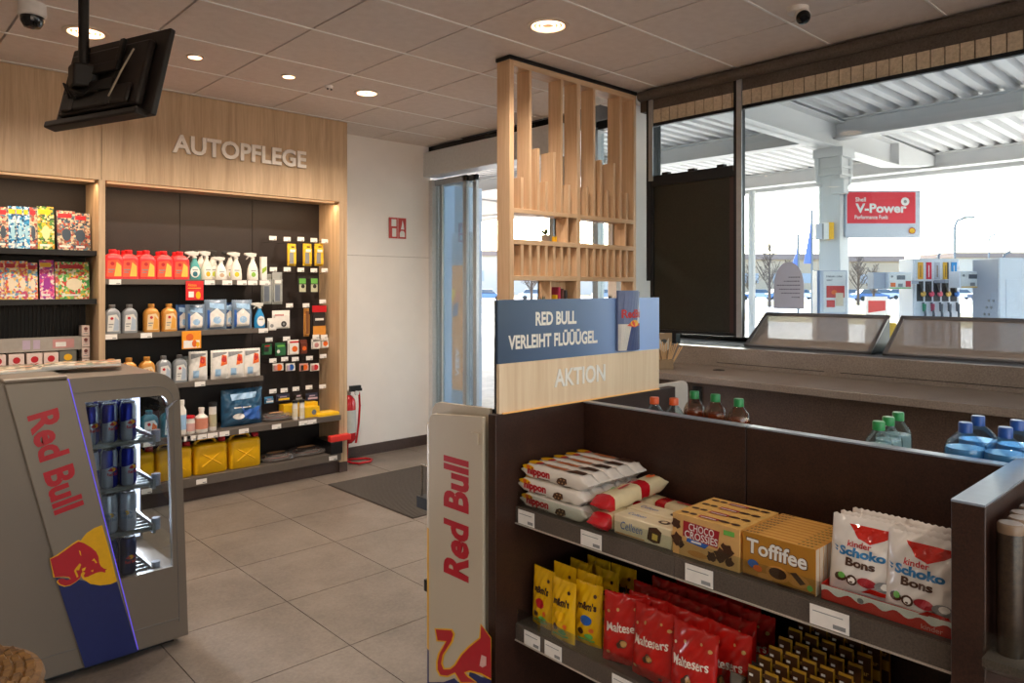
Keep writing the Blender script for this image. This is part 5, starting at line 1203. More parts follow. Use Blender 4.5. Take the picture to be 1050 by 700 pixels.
# shelf two: M&M's pouches and Maltesers
mmy = mat('yellow bag', '#e6b010', .22, var=.03, coat=.3); mml = mat('mm lettering', '#3a1c14', .4)
def mm(seed):
    q = D().text("m&m's", -.031, .105, .064, .024, mml, .05).ell(0, .075, .020, .015, [RED, YEL, bl][seed % 3], 14).ell(-.018, .04, .012, .009, choc, 10).ell(.012, .03, .015, .008, lim, 10).ell(.02, .048, .008, .007, org, 8).ell(.028, .150, .006, .006, choc, 8).rect(-.03, .015, .06, .006, lim)
    return pouch('chocolate_pouch', 'bag', .098, .180, .034, mmy, q, seed, wr=.002, crimp=.003)
spots = [(1.648, 1.622, -.05, 'front left'), (1.628, 1.518, 0, 'front middle'), (1.665, 1.448, .12, 'front right'), (1.72, 1.60, 0, 'second row left'), (1.725, 1.50, .05, 'second row right'), (1.78, 1.585, -.05, 'third row left'), (1.785, 1.48, 0, 'third row right'), (1.84, 1.56, 0, 'rear left'), (1.845, 1.46, .05, 'rear right')]
pr = [mm(0), mm(1), mm(2)]
for k, (x, y, rz, t) in enumerate(spots):
    lab = 'yellow chocolate pouch on the lower sweet shelf, '+t+' of the group'; loc = (x, y, .4755)
    if k < 3: place(pr[k], loc, None, lab, 'yellow chocolate pouches', rot=(-.04, 0, RZ+rz))
    else: dup(pr[k % 3], loc, None, lab, 'yellow chocolate pouches', rot=(-.04, 0, RZ+rz))
mtr = mat('malteser red bag', '#b81a14', .2, var=.04, coat=.4); mtw = mat('malteser lettering', '#e8d8c8', .4); ball = mat('malteser ball print', '#c89858', .35)
def malt(seed):
    q = D().text('Maltesers', -.052, .085, .108, .025, mtw, .02, rot=.12).ell(.0, .062, .013, .012, choc, 14).ell(.002, .062, .010, .009, ball, 12).ell(-.012, .055, .008, .008, choc, 10).ell(.055, .15, .006, .005, ball, 8).ell(-.02, .15, .005, .005, ball, 8).ell(-.05, .14, .005, .004, ball, 8).ell(.03, .16, .004, .004, ball, 8).ell(-.045, .03, .006, .005, ball, 8).ell(.04, .02, .006, .005, choc, 8)
    return pouch('chocolate_pouch', 'bag', .140, .190, .05, mtr, q, seed, wr=.003, crimp=.003)
mp = [malt(50), malt(51), malt(52)]
spots = [(1.655, 1.300, .30, 'front left, partly turned'), (1.640, 1.195, 0, 'front middle'), (1.625, 1.060, -.05, 'front right, lowest'), (1.70, 1.25, .1, 'second row left'), (1.70, 1.12, 0, 'second row middle'), (1.695, 1.0, -.1, 'second row right'),
    (1.765, 1.29, 0, 'third row left'), (1.765, 1.16, 0, 'third row middle'), (1.765, 1.03, .05, 'third row right'), (1.83, 1.27, 0, 'fourth row left'), (1.83, 1.14, .1, 'fourth row middle'), (1.83, 1.01, 0, 'fourth row right'), (1.885, 1.22, 0, 'rear left'), (1.885, 1.08, 0, 'rear right')]
for k, (x, y, rz, t) in enumerate(spots):
    lab = 'red chocolate bag on the lower sweet shelf, '+t; loc = (x, y, .4755); tl = -.10 if k < 3 else -.05
    if k < 3: place(mp[k], loc, None, lab, 'red chocolate bags', rot=(tl, 0, RZ+rz))
    else: dup(mp[k % 3], loc, None, lab, 'red chocolate bags', rot=(tl, 0, RZ+rz))
# yellow wrapped bars standing in stepped rows and clear tray of nut bars
byl = mat('bar yellow', '#a87c14', .3); bdk = mat('bar brown', '#4a2c16', .35)
def bar():
    t = T('chocolate_bar', 'x', 'chocolate bar'); b = MB(); b.loft([rrect(.034, .012*s, z, .4, 2) for s, z in ((.2, 0), (.9, .006), (1, .02), (1, .135), (.9, .147), (.2, .153))], byl); b.build('wrapper', t, smooth=50)
    D().rect(-.016, .095, .032, .054, bdk).rect(-.016, .02, .032, .05, bdk).rect(-.012, .13, .010, .006, WHITE).text('bar', -.012, .104, .024, .012, mat('gold print', '#c8a050', .4), .02).build('printed_label', t, plane((0, -.006, 0), (1, 0, 0), (0, 0, 1)), w0=.0008); return t
bp_ = bar(); k = 0
for i in range(5):
    for jx in range(7):
        loc = (1.640+.040*jx, .890-.043*i-.006*jx, .4755+.012*jx); lab = 'yellow chocolate bar in the stepped display, '+ORD[i]+' column from the left, '+ORD[jx]+' from the front'
        if k == 0: place(bp_, loc, RZ, lab, 'yellow chocolate bars')
        else: dup(bp_, loc, RZ, lab, 'yellow chocolate bars')
        k += 1
r = T('stepped_tray', 'dark stepped tray carrying the yellow chocolate bars', 'tray', (1.76, .78, .4755))
b = MB()
for jx in range(1, 7): b.box(1.622+.040*jx, .66, .4757, 1.660+.040*jx, .915, .4752+.012*jx, BLACK)
b.build('tray', r, w=True)
r = T('clear_tray', 'low clear plastic tray between the red bags and the yellow bars', 'tray', (1.70, .945, .4755))
b = MB(); b.box(1.63, .918, .476, 1.635, .975, .56, clear); b.box(1.63, .918, .476, 1.88, .922, .60, clear); b.box(1.63, .972, .476, 1.88, .975, .60, clear); b.box(1.63, .918, .476, 1.88, .975, .479, clear); b.build('tray', r, w=True)
for k in range(5):
    t = T('nut_bar', 'silver wrapped bar in the low clear tray, '+ORD[k]+' from the front', 'snack bar', (1.66+.042*k, .947, .4795), RZ, 'silver wrapped bars')
    b = MB(); b.loft([rrect(.042, .024*s, z, .4, 2) for s, z in ((.3, 0), (1, .01), (1, .085), (.3, .10))], mat('silver wrap', '#8a8680', .25, .6)); b.build('wrapper', t, smooth=50); D().rect(-.017, .03, .034, .03, [choc, tan, RED][k % 3]).build('print', t, plane((0, -.012, 0), (1, 0, 0), (0, 0, 1)), w0=.001)
# end of the gondola nearest the camera
tb = speckle('dark brown tube', '#1e140e', '#3e2e20', 90, .3)
k = 0
r = T('end_shelf', 'narrow dark shelf fixed to the near gondola end with a clear front', 'shelf', (1.75, .33, .86))
b = MB(); b.box(1.52, .27, .865, 2.0, .382, .88, shl); b.build('board', r, w=True); b = MB(); b.box(1.52, .268, .86, 2.0, .271, .93, clear); b.box(1.518, .27, .86, 1.521, .38, .93, clear); b.build('clear_front', r, w=True)
for i, (x, y) in enumerate(((1.575, .350), (1.625, .345), (1.665, .350), (1.72, .347), (1.77, .35), (1.82, .35))):
    t = T('snack_tube', 'dark brown snack tube on the near gondola end, '+ORD[i]+' from the end panel front', 'tube', (x, y, .8805), 0, 'brown snack tubes')
    b = MB(); b.lathe([(.001, 0), (.0215, 0), (.0215, .225), (.020, .228)], tb, seg=20); b.build('tube', t, smooth=50); b = MB(); b.lathe([(.022, .222), (.022, .236), (.019, .240), (.001, .240)], mat('tube lid', '#7a6450', .3), seg=20); b.build('lid', t, smooth=50)

# ------------------------------------------------ drink bottles behind the gondola
def pet(capc, liq, rr, h, lv, tint='#e0f0f4'):
    t = T('drink_bottle', 'x', 'bottle'); pm = glass('pet '+tint, tint, .10)
    b = MB(); b.lathe([(rr*.8, 0), (rr, .015), (rr, h*.35), (rr*.93, h*.40), (rr, h*.45), (rr, h-.072), (rr*.96, h-.060), (rr*.80, h-.045), (rr*.55, h-.033), (.0145, h-.024), (.013, h-.012)], pm, seg=24, cap=False); b.build('body', t, smooth=60, recalc=False)
    lm = film('liquid '+liq, liq, .75, .1)
    b = MB(); b.lathe([(.001, .004), (rr*.8-.002, .004), (rr-.003, .016), (rr-.003, h-.074), (rr*.96-.003, h-.062), (.001, h-.062)], lm, seg=24); b.build('drink', t, smooth=60)
    b = MB(); b.lathe([(.0155, h*.925), (.0155, h*.99), (.014, h), (.001, h)], mat('cap '+capc, capc, .35), seg=20); b.build('cap', t, smooth=50, label='screw cap')
    b = MB(); b.lathe([(rr+.0005, h*.22), (rr+.0005, h*.5)], mat('pet label '+liq, '#d8d8d8', .4), seg=24, cap=False); b.build('label', t, recalc=False); return t
def bottles(proto, spots, group):
    for i, (px, X, lab) in enumerate(spots):
        y = YX(px, X); loc = (X, y, .8805)
        if i == 0: place(proto, loc, 0, lab, group)
        else: dup(proto, loc, 0, lab, group)
bottles(pet('#e05a20', '#e8e8e8', .036, .300, .5), ((671, 2.03, 'clear bottle with orange cap behind the gondola, left one'), (691, 2.06, 'clear bottle with orange cap behind the gondola, right one beside the green caps')), 'orange capped bottles')
bottles(pet('#1f8a48', '#a04828', .036, .325, .74, '#e8e0d0'), ((712, 2.10, 'amber drink bottle with green cap, leftmost of three'), (733.5, 2.09, 'amber drink bottle with green cap, middle of three'), (757.5, 2.06, 'amber drink bottle with green cap, rightmost of three')), 'amber green capped bottles')
bottles(pet('#2a9450', '#dce8e4', .036, .312, .74), ((901, 2.05, 'clear bottle with green cap in the right group, nearest and lowest'), (911, 2.14, 'clear bottle with green cap in the right group, middle one'), (921, 2.24, 'clear bottle with green cap in the right group, farthest')), 'clear green capped bottles')
bottles(pet('#1c4fa0', '#8cc4ec', .047, .335, .77, '#d0e8f8'), ((990, 2.06, 'large blue water bottle with blue cap, front left of four'), (1003, 2.19, 'large blue water bottle with blue cap, rear left of four'), (1031, 2.06, 'large blue water bottle with blue cap, front right of four'), (1043, 2.19, 'large blue water bottle with blue cap, rear right of four')), 'blue water bottles')
# ================================================================== WINDOW BAR
r = T('window_bar', 'long brown laminate bar counter under the window', 'counter', (3.86, .5, 0))
b = MB(); b.box(3.56, Y0+.01, 1.012, 4.168, 2.96, 1.05, brown); b.build('counter_top', r, w=True, bevel=.003)
b = MB(); b.box(3.70, Y0+.01, .0, 4.165, 2.90, 1.012, speckle('brown carcass laminate', '#4a3931', '#6f5a4d', 130, .35)); b.build('carcass', r, w=True)
b = MB(); b.box(4.10, Y0+.01, 1.05, 4.168, 3.05, 1.172, brown); b.build('upstand', r, w=True, bevel=.002)
b = MB()
for px0, px1 in ((735, 845), (862, 1250)):
    ya, yb = YX(px0, 4.10), max(Y0+.1, YX(px1, 4.10) if px1 < 1200 else -1); b.box(4.098, yb, 1.075, 4.1005, ya, 1.078, BLACK)
b.build('routed_line', r, w=True)
b = MB(); p = atz(737, 379.5, 1.05); b.lathe([(.036, 1.05), (.034, 1.053), (.022, 1.0535)], BLACK, (p.x, p.y, 0), 20, cap=False); b.lathe([(.022, 1.052), (.001, 1.052)], BLACK, (p.x, p.y, 0), 20, cap=False); b.build('cable_outlet', r, w=True)
p = atx(716, 403, 3.70); b = MB(); b.box(3.685, p.y-.03, p.z-.06, 3.70, p.y+.03, p.z+.04, BLACK); b.build('socket', r, w=True, bevel=.003)
# stirrer box
kr = mat('kraft board', '#8c7458', .7); stw = wood('wooden stirrer', '#b48a58', '#d8b07c', 2, .5)
p = atz(680, 377, 1.05)
r = T('stirrer_box', 'kraft dispenser of wooden stirrers on the bar by the poster board', 'dispenser', (3.74, YX(682, 3.74), 1.0505), -.7)
b = MB(); b.box(-.045, -.03, 0, .045, .03, .06, kr); b.box(-.05, .025, 0, .05, .03, .22, kr); b.build('box', r, bevel=.002)
D().ell(0, .17, .02, .012, BLACK, 16).poly([(-.03, .19), (0, .14), (.03, .19), (.03, .12), (0, .10), (-.03, .12)], mat('pale print', '#b8b4a8', .5)).build('printed_label', r, plane((0, .025, 0), (1, 0, 0), (0, 0, 1)))
for k in range(14):
    a = math.radians(-26+56*(k/13)); x = -.035+.07*k/13; ln = .13+.02*((k*7) % 3)/2; y0 = -.02+.035*((k*5) % 4)/4
    t = T('wooden_stirrer', 'pale wooden stirrer fanned out of the kraft dispenser, '+(ORD[k] if k < 12 else ['thirteenth', 'fourteenth'][k-12])+' from the left', 'stirrer', (0, 0, 0), 0, 'wooden stirrers')
    M4 = Matrix.Translation(Vector((3.74, YX(682, 3.74), 1.0505))) @ Matrix.Rotation(-.7, 4, 'Z') @ Matrix.Translation((x, y0, .02)) @ Matrix.Rotation(a, 4, 'Y')
    t.location = M4.translation; t.rotation_euler = M4.to_euler()
    b = MB(); b.box(-.003, -.0012, 0, .003, .0012, ln, stw); b.build('stick', t)

# ------------------------------------------------ screen hanging in the window
r = T('window_screen', 'black advertising screen hung between dark posts in front of the window', 'screen', (4.23, 2.75, 1.24)); WS = r
scr = speckle('dark back shell', '#121410', '#23261f', 90, .35)
yl_, yr_ = 3.075, 2.437
b = MB(); b.box(4.215, yr_, 1.245, 4.27, yl_, 2.285, scr); b.build('back_shell', r, w=True, bevel=.004)
b = MB(); b.box(4.205, yr_-.005, 1.238, 4.215, yl_+.005, 1.262, frm); b.box(4.205, yr_-.005, 2.262, 4.215, yl_+.005, 2.30, frm); b.box(4.205, yr_-.005, 1.26, 4.215, yr_+.022, 2.27, mat('maroon edge', '#3a2426', .4)); b.box(4.205, yl_-.02, 1.26, 4.215, yl_+.005, 2.27, frm); b.build('frame', r, w=True)
b = MB(); b.box(4.27, yr_+.01, 1.26, 4.275, yl_-.01, 2.27, mat('screen face', '#0c0e10', .1)); b.build('display', r, w=True)
b = MB(); b.box(4.20, yr_-.055, 1.235, 4.26, yr_-.033, 2.948, frm); b.box(4.205, yr_-.033, 1.235, 4.26, yr_-.005, 2.948, frm); b.box(4.196, yr_-.066, 1.235, 4.206, yr_-.03, 2.948, alu); b.build('post', r, w=True)
b = MB(); b.box(4.20, yl_+.0, 1.6, 4.26, yl_+.035, 2.948, frm); b.box(4.196, yl_-.02, 2.3, 4.206, yl_+.015, 2.948, alu); b.build('post', r, w=True)
b = MB(); b.box(4.205, yr_, 2.30, 4.245, yl_, 2.335, frm)
for y in (2.50, 2.72, 2.93): b.box(4.20, y, 2.33, 4.24, y+.05, 2.35, frm)
b.build('cross_bar', r, w=True)
y = YX(690, 4.21); b = MB(); b.box(4.205, y-.03, 1.171, 4.25, y+.03, 1.24, frm); b.build('foot', r, w=True)

# ------------------------------------------------ tilted glass lids on the sill
lidg = film('tinted lid glass', '#c0b0a4', .62, .14, .8); lidf = mat('lid frame', '#8a8484', .3, .5)
def lid(ya, yb, lab):
    xA, zA, xB, zB = 4.29, 1.172, 4.585, 1.378
    r = T('tilted_display', lab, 'display case', ((xA+xB)/2, (ya+yb)/2, 1.1705))
    v = Vector((xB-xA, 0, zB-zA)); n_ = Vector((-v.z, 0, v.x)).normalized()
    def slab(b, y0, y1, t0, t1, th, m, o=0):
        a = Vector((xA, y0, zA))+v*t0+n_*o; c = Vector((xA, y0, zA))+v*t1+n_*o
        b.prism([a, c, c+n_*th, a+n_*th], (0, y1-y0, 0), m)
    b = MB(); slab(b, ya+.02, yb-.02, .03, .93, .006, lidg, .002); b.build('glass_lid', r, w=True)
    b = MB(); slab(b, ya, yb, .92, 1.0, .012, lidf); slab(b, ya, ya+.022, 0, 1, .012, lidf); slab(b, yb-.022, yb, 0, 1, .012, lidf); slab(b, ya, yb, 0, .04, .012, lidf); b.build('lid_frame', r, w=True)
    b = MB(); b.prism([(xA+.01, ya+.004, zA), (xB, ya+.004, zA), (xB, ya+.004, zB-.012)], (0, .006, 0), mat('case side', '#3a3a40', .4)); b.prism([(xA+.01, yb-.01, zA), (xB, yb-.01, zA), (xB, yb-.01, zB-.012)], (0, .006, 0), mat('case side', '#3a3a40', .4))
    b.box(xA+.03, ya+.012, zA, xB-.01, yb-.012, zA+.006, mat('case floor', '#c8c0ba', .5)); b.build('case_body', r, w=True)
lid(YX(893, 4.29), YX(763, 4.29), 'tilted grey glass display case on the sill, left one below the arched notice')
lid(.35, YX(905, 4.29), 'tilted grey glass display case on the sill, right one cut by the photo edge')
# arched notice stuck to the pane
r = T('arched_notice', 'grey arched paper notice stuck on the window pane, seen from its back', 'notice', (4.733, 0, 0))
a = atx(793, 316, 4.73); c = atx(824.5, 268, 4.73); w = a.y-c.y; h = c.z-a.z; r.location = (4.733, (a.y+c.y)/2, a.z)
nm, _n, _p = nt('notice paper'); _t = _n.nodes.new('ShaderNodeBsdfTranslucent'); _t.inputs[0].default_value = lin('#eeeaf2'); _x = _n.nodes.new('ShaderNodeMixShader'); _x.inputs[0].default_value = .5; _p.inputs['Base Color'].default_value = lin('#d8d4dc')
link(_n, _p.outputs[0], _x.inputs[1]); link(_n, _t.outputs[0], _x.inputs[2]); link(_n, _x.outputs[0], _n.nodes['Material Output'].inputs[0])
b = MB(); pts = [(0, -w/2, 0), (0, w/2, 0), (0, w*.49, h*.55)]+[(0, w*.47*math.cos(t), h*.55+h*.45*math.sin(t)) for t in [PI*k/12 for k in range(1, 12)]]+[(0, -w*.49, h*.55)]
b.prism(pts, (-.0015, 0, 0), nm); b.build('paper', r)
d = D(); ink = mat('faint ink', '#8c8894', .6); rr = random.Random(3)
for k, (x0, x1) in enumerate(((.0, .4), (-.15, .38), (-.38, .38), (-.30, .38), (-.22, .38), (.12, .38))):
    x = x0
    while x < x1-.03:
        ww = rr.uniform(.03, .09); ww = min(ww, x1-x); d.rect(x*w, h*(.66-.085*k), ww*w, h*.022, ink); x += ww+.02
d.build('faint_text', r, plane((-.0015, 0, 0), (0, -1, 0), (0, 0, 1)))
# blue safety dots on the pane behind the divider
for gi in range(3):
    pass

# ================================================================== OUTSIDE
GZ = -.12
def W3(px, d, z): return FW*d+RT*((px-525)/FPX*d)+Vector((0, 0, z))
def zat(py, d): return CAMH+(HY-py)*d/FPX
RZO = math.radians(-43)
conc = speckle('forecourt concrete', '#aaa69f', '#c8c3bb', 3, .85, .1); tang = speckle('dry grass', '#7c7050', '#968a62', .8, .95, .1); asph = speckle('asphalt', '#8c8c90', '#a2a2a6', 4, .9)
b = MB(); b.box(4.96, -60, GZ-.1, 34, 60, GZ, conc); b.box(-60, -60, GZ-.1, 4.96, -2.85, GZ, conc); b.build('ground_forecourt', kind='structure')
b = MB(); b.prism([(34, -120, GZ-.1), (400, -120, GZ-.1), (400, 300, GZ-.1), (-100, 300, GZ-.1), (-100, 60, GZ-.1), (34, 60, GZ-.1)], (0, 0, .098), tang); b.build('ground_grass', kind='structure')
b = MB(); b.prism([tuple(W3(-600, 48, GZ-.02)), tuple(W3(1900, 48, GZ-.02)), tuple(W3(1900, 68, GZ-.02)), tuple(W3(-600, 68, GZ-.02))], (0, 0, .035), asph); b.build('ground_road', kind='structure')
b = MB(); b.prism([tuple(W3(-600, 90, GZ-.02)), tuple(W3(1900, 90, GZ-.02)), tuple(W3(1900, 128, GZ-.02)), tuple(W3(-600, 128, GZ-.02))], (0, 0, .035), asph); b.build('ground_car_park', kind='structure')
# canopy
cw_ = mat('white canopy steel', '#d2d0ce', .55, var=.02); cgr = mat('canopy underside', '#c4c2c2', .5, var=.02)
r = T('forecourt_canopy', 'white corrugated steel canopy with beams over the forecourt', 'canopy', (12, 4, GZ))
b = MB(); ZC = 4.50; y = -14.0; prof = []
while y < 24: prof += [(y, ZC), (y+.12, ZC), (y+.155, ZC+.085), (y+.245, ZC+.085)]; y += .28
n = len(prof); vs_ = [(5.0, p[0], p[1]) for p in prof]+[(18.2, p[0], p[1]) for p in prof]+[(5.0, p[0], p[1]+.01) for p in prof]+[(18.2, p[0], p[1]+.01) for p in prof]
fs = []
for i in range(n-1): fs += [(i, i+1, n+i+1, n+i), (2*n+i, 3*n+i, 3*n+i+1, 2*n+i+1)]
b.add(vs_, fs, cgr); b.build('corrugated_deck', r, w=True, smooth=0, recalc=False)
def ibeam(b, a, c, z0, z1, fw, m):
    a = Vector(a); c = Vector(c); d = (c-a).normalized(); s = Vector((-d.y, d.x, 0))
    for q, z_, w_, t_ in ((0, z0, fw, .025), (0, z1-.025, fw, .025), (0, z0, .02, z1-z0)):
        b.prism([a+s*w_/2+UP*z_, c+s*w_/2+UP*z_, c-s*w_/2+UP*z_, a-s*w_/2+UP*z_], (0, 0, t_), m)
for x in (6.6, 12.95, 17.7):
    b = MB(); ibeam(b, (x, -14, 0), (x, 24, 0), 4.16 if x > 6.7 else 4.3, 4.5, .28, cw_); b.build('long_beam', r, w=True, smooth=0)
CY = (W3(855, 12.8, 0)).y
for y in (CY, CY-13, CY+13):
    b = MB(); ibeam(b, (5.0, y, 0), (15.5, y, 0), 3.98, 4.46, .34, cw_)
    b.prism([(15.5, y-.17, 3.98), (18.1, y-.17, 4.28), (18.1, y-.17, 4.42), (15.5, y-.17, 4.46)], (0, .34, 0), cw_); b.build('cross_beam', r, w=True, smooth=0)
b = MB(); b.box(18.15, -14, 4.12, 18.5, 24, 4.62, mat('eave fascia', '#a9abb0', .4)); b.box(18.0, -14, 4.08, 18.35, 24, 4.20, cw_); b.build('eave_gutter', r, w=True, bevel=.01)
b = MB(); b.box(18.51, -14, 4.15, 18.53, 24, 4.25, mat('fascia red', '#c8202c', .4)); b.box(4.95, -14, 4.60, 18.5, 24, 4.66, cw_); b.build('roof_sheet', r, w=True)
# column
cpos = W3(855, 12.8, 0)
r = T('canopy_column', 'white steel column carrying the canopy, red sign on its right', 'column', (cpos.x, cpos.y, GZ), 0)
b = MB(); s = .185
b.box(-s, -s, 0, -s+.012, s, 4.1, cw_); b.box(s-.012, -s, 0, s, s, 4.1, cw_); b.box(-s, -s, 0, s, -s+.012, 4.1, cw_); b.box(-s, s-.012, 0, s, s, 4.1, cw_); b.build('shaft', r, bevel=.006)
b = MB(); b.box(-.24, -.24, 3.62, .24, .24, 3.66, cw_); b.box(-.22, -.22, 3.76, .22, .22, 3.80, cw_); b.box(-.26, -.26, 3.94, .26, .26, 3.98+.12, cw_)
for sx in (-1, 1):
    for sy in (-1, 1): b.box(sx*.22-.012, sy*.22-.012, 3.62, sx*.22+.012, sy*.22+.012, 3.98, cw_)
b.build('head_bracket', r, bevel=.004)
b = MB()
for q, dy in ((-.30, .1), (.28, -.1)): 
    o_ = RT*q; b.tube([o_+UP*4.0, o_+UP*3.62, o_*.9+UP*3.5, o_*.5+UP*3.42], .04, cw_, 10)
b.build('drain_pipe', r); b = MB(); b.cbox(-FW*.24+UP*3.42, (.22, .22, .26), cw_, Matrix.Identity(4)); b.build('floodlight', r, bevel=.02)
# V-Power sign
d0 = 12.6; a = W3(867, d0, zat(243.5, d0)); c = W3(944, d0, zat(195, d0)); w = (c-a).dot(RT); h = c.z-a.z
r = T('fuel_sign', 'large red and grey fuel sign hung beside the canopy column', 'sign', (a.x, a.y, a.z), RZO)
sg = mat('sign panel grey', '#c6c8d0', .4); sr = mat('sign panel red', '#e02838', .35); srd = WHITE
b = MB(); b.box(0, 0, 0, w, .12, h, sg); b.box(-.12, .03, h*.2, 0, .09, h*.28, sg); b.box(-.12, .03, h*.75, 0, .09, h*.83, sg); b.build('panel', r, bevel=.01)
d = D().rect(w*.02, h*.30, w*.91, h*.66, sr).text('Shell', w*.13, h*.76, w*.14, h*.09, WHITE, .02).text('V-Power', w*.13, h*.52, w*.68, h*.20, WHITE, .035).text('Performance Fuels', w*.12, h*.39, w*.44, h*.085, WHITE, .015)
d.ell(w*.79, h*.76, w*.055, w*.055, WHITE, 20).ell(w*.79, h*.76, w*.022, w*.022, GREYP, 14)
lx, ly, lr = w*.88, h*.14, w*.045
d.poly([(lx+lr*math.cos(t)*(.97 if k % 2 else 1.06), ly+lr*math.sin(t)*(.97 if k % 2 else 1.06)) for k, t in enumerate([PI*(-.15)+PI*1.3*k/12 for k in range(13)])]+[(lx-lr*.4, ly-lr*.85), (lx+lr*.4, ly-lr*.85)], RED)
d.poly([(lx+lr*.82*math.cos(t), ly+lr*.82*math.sin(t)) for t in [PI*(-.12)+PI*1.24*k/12 for k in range(13)]]+[(lx-lr*.3, ly-lr*.7), (lx+lr*.3, ly-lr*.7)], YEL)
d.build('sign_lettering', r, plane((0, 0, 0), (1, 0, 0), (0, 0, 1)), w0=.003, dw=.002)
# small two-part box on the column
d1 = 12.55; a = W3(837, d1, zat(245, d1)); r = T('column_box', 'small white and yellow box fixed to the left of the canopy column', 'box', (a.x, a.y, a.z), RZO)
b = MB(); b.box(0, 0, 0, .10, .15, .27, sg); b.box(.10, 0, 0, .13, .15, .27, GREYP); b.box(.13, 0, .0, .22, .15, .28, WHITE); b.box(.22, -.01, -.0, .30, .15, .29, YEL); b.build('box', r)
# poster box at the column foot
d2 = 12.2; a = W3(841, d2, GZ+.15); zt2 = zat(277, d2)-GZ-.15
r = T('poster_box', 'pale grey box with a red and white poster at the foot of the canopy column', 'poster stand', (a.x, a.y, a.z), RZO); w = .46
b = MB(); b.box(0, 0, 0, w, .25, zt2, sg); b.box(-.04, .02, 0, 0, .23, zt2, mat('blue grey side', '#6c7c98', .4)); b.build('housing', r, bevel=.01)
pz = zt2-.72
D().rect(w*.12, pz+.02, w*.82, .68, WHITE).text('Heizen oder', w*.22, pz+.60, w*.6, .04, GREYP, .03).text('was?', w*.22, pz+.54, w*.22, .04, GREYP, .03).rect(w*.22, pz+.26, w*.66, .20, mat('poster red', '#c83c38', .4)).ell(w*.5, pz+.35, .05, .04, org, 12).rect(w*.55, pz+.12, w*.28, .22, mat('poster cream', '#dcc8a8', .4)).rect(w*.22, pz+.10, w*.3, .12, mat('poster red', '#c83c38', .4)).build('poster', r, plane((0, 0, 0), (1, 0, 0), (0, 0, 1)), w0=.003, dw=.002)
d3 = 13.5; a = W3(888, d3, GZ); r = T('forecourt_board', 'low white board with red printing between column and pump', 'sign', (a.x, a.y, GZ), RZO); zz = zat(304, d3)-GZ; w = .40
b = MB(); b.box(0, 0, .1, w, .05, zz, WHITE); b.box(.02, -.1, 0, .06, .15, .1, GREYP); b.box(w-.06, -.1, 0, w-.02, .15, .1, GREYP); b.build('board', r)
D().poly([(.04, zz*.80), (w-.04, zz*.83), (w-.04, zz*.95), (.04, zz*.95)], mat('poster red', '#c83c38', .4)).rect(.04, zz*.72, w-.12, zz*.05, mat('poster red', '#c83c38', .4)).build('print', r, plane((0, 0, 0), (1, 0, 0), (0, 0, 1)), w0=.003)
# island + pumps
isl = mat('island kerb', '#c8c4bc', .7)
d = 11.5; a = W3(830, d-.25, GZ)
r = T('pump_island', 'pale concrete pump island kerb along the pumps', 'kerb', (a.x, a.y, GZ), RZO); b = MB(); b.box(0, 0, 0, 6.5, 1.1, .14, isl); b.build('kerb', r, bevel=.02)
PW = mat('pump white', '#dcdde2', .4); PG = mat('pump grey', '#a4a8b4', .4)
a = W3(936, d, GZ+.14); ph = zat(265, d)-GZ-.14; pw = 47.6/745*d
r = T('fuel_pump', 'white fuel pump with five coloured nozzle slots', 'fuel pump', (a.x, a.y, GZ+.14), RZO)
b = MB(); b.box(0, 0, 0, pw, .42, ph, PW); b.build('cabinet', r, bevel=.012)
b = MB(); b.box(.02*pw, -.02, .0, pw*.985, .0, ph*.985, PW); b.build('front_panel', r, bevel=.006)
cols = ['#f0a818', '#e01c40', '#b8b8c0', '#e0a818', '#2890d0']; ncol = ['yellow', 'red', 'grey', 'amber and black', 'blue']
px = lambda X, Y_: ((880+X/6.176-936)/745*d, (265-(240+Y_/6.176))*d/745+ph)
for k in range(5):
    x = px(388+53*k, 0)[0]; zt_a = px(0, 178)[1]; zb_a = px(0, 285)[1]; m = mat('grade '+cols[k], cols[k], .4)
    b = MB(); b.box(x-.040, -.035, zb_a, x+.040, -.02, zt_a, m)
    if k == 3: b.box(x+.02, -.037, zb_a, x+.042, -.02, zt_a, BLACK)
    b.build('grade_label', r, label=ncol[k]+' grade label')
    D().rect(x-.012, zb_a+.03, .014, zt_a-zb_a-.08, WHITE if k in (1, 4) else mat('grade ink', '#805c20', .5)).build('grade_print', r, plane((0, -.035, 0), (1, 0, 0), (0, 0, 1)), w0=.004)
    z0_, z1_ = px(0, 425)[1], px(0, 298)[1]
    b = MB(); b.box(x-.055, -.03, z0_, x+.045, -.02, z1_, mat('nozzle bay', '#23242a', .5)); bay = b.build('nozzle_bay', r)
    zc = px(0, 378)[1]; hc = ['#e0b050', '#d84860', '#d86070', '#e0b050', '#2c6cb8'][k]
    b = MB(); b.lathe([(.001, -.02), (.035, -.02), (.045, 0), (.03, .02), (.001, .02)], mat('nozzle '+hc, hc, .4), (x+.03, -.055, zc), 14, Matrix.Rotation(PI/2, 4, 'X')); b.tube([(x-.03, -.06, zc+.16), (x+.0, -.06, zc+.05), (x+.03, -.06, zc)], .016, BLACK, 8); b.build('nozzle', r)
    zh = px(0, 440)[1]; b = MB(); b.tube([(x+.03, -.05, zh+.02), (x+.035, -.10, zh-.15), (x+.045, -.10, .45), (x+.03, -.04, .25)], .018, mat('hose', '#4a5058', .5), 8); b.build('hose', r)
    b = MB(); b.lathe([(.026, zh-.12), (.030, zh)], mat('hose cuff '+str(k), ['#1f7a58', '#a02848', '#50545c', '#50545c', '#50545c'][k], .4), (x+.034, -.075, 0), 12); b.build('hose_cuff', r)
b = MB(); b.box(pw*.66, .15, ph, pw*.70, .2, ph+.05, PG); b.tube([(pw*.68, .17, ph+.04), (pw*.72, .17, ph+.09)], .02, PG, 8); b.build('roof_vent', r)
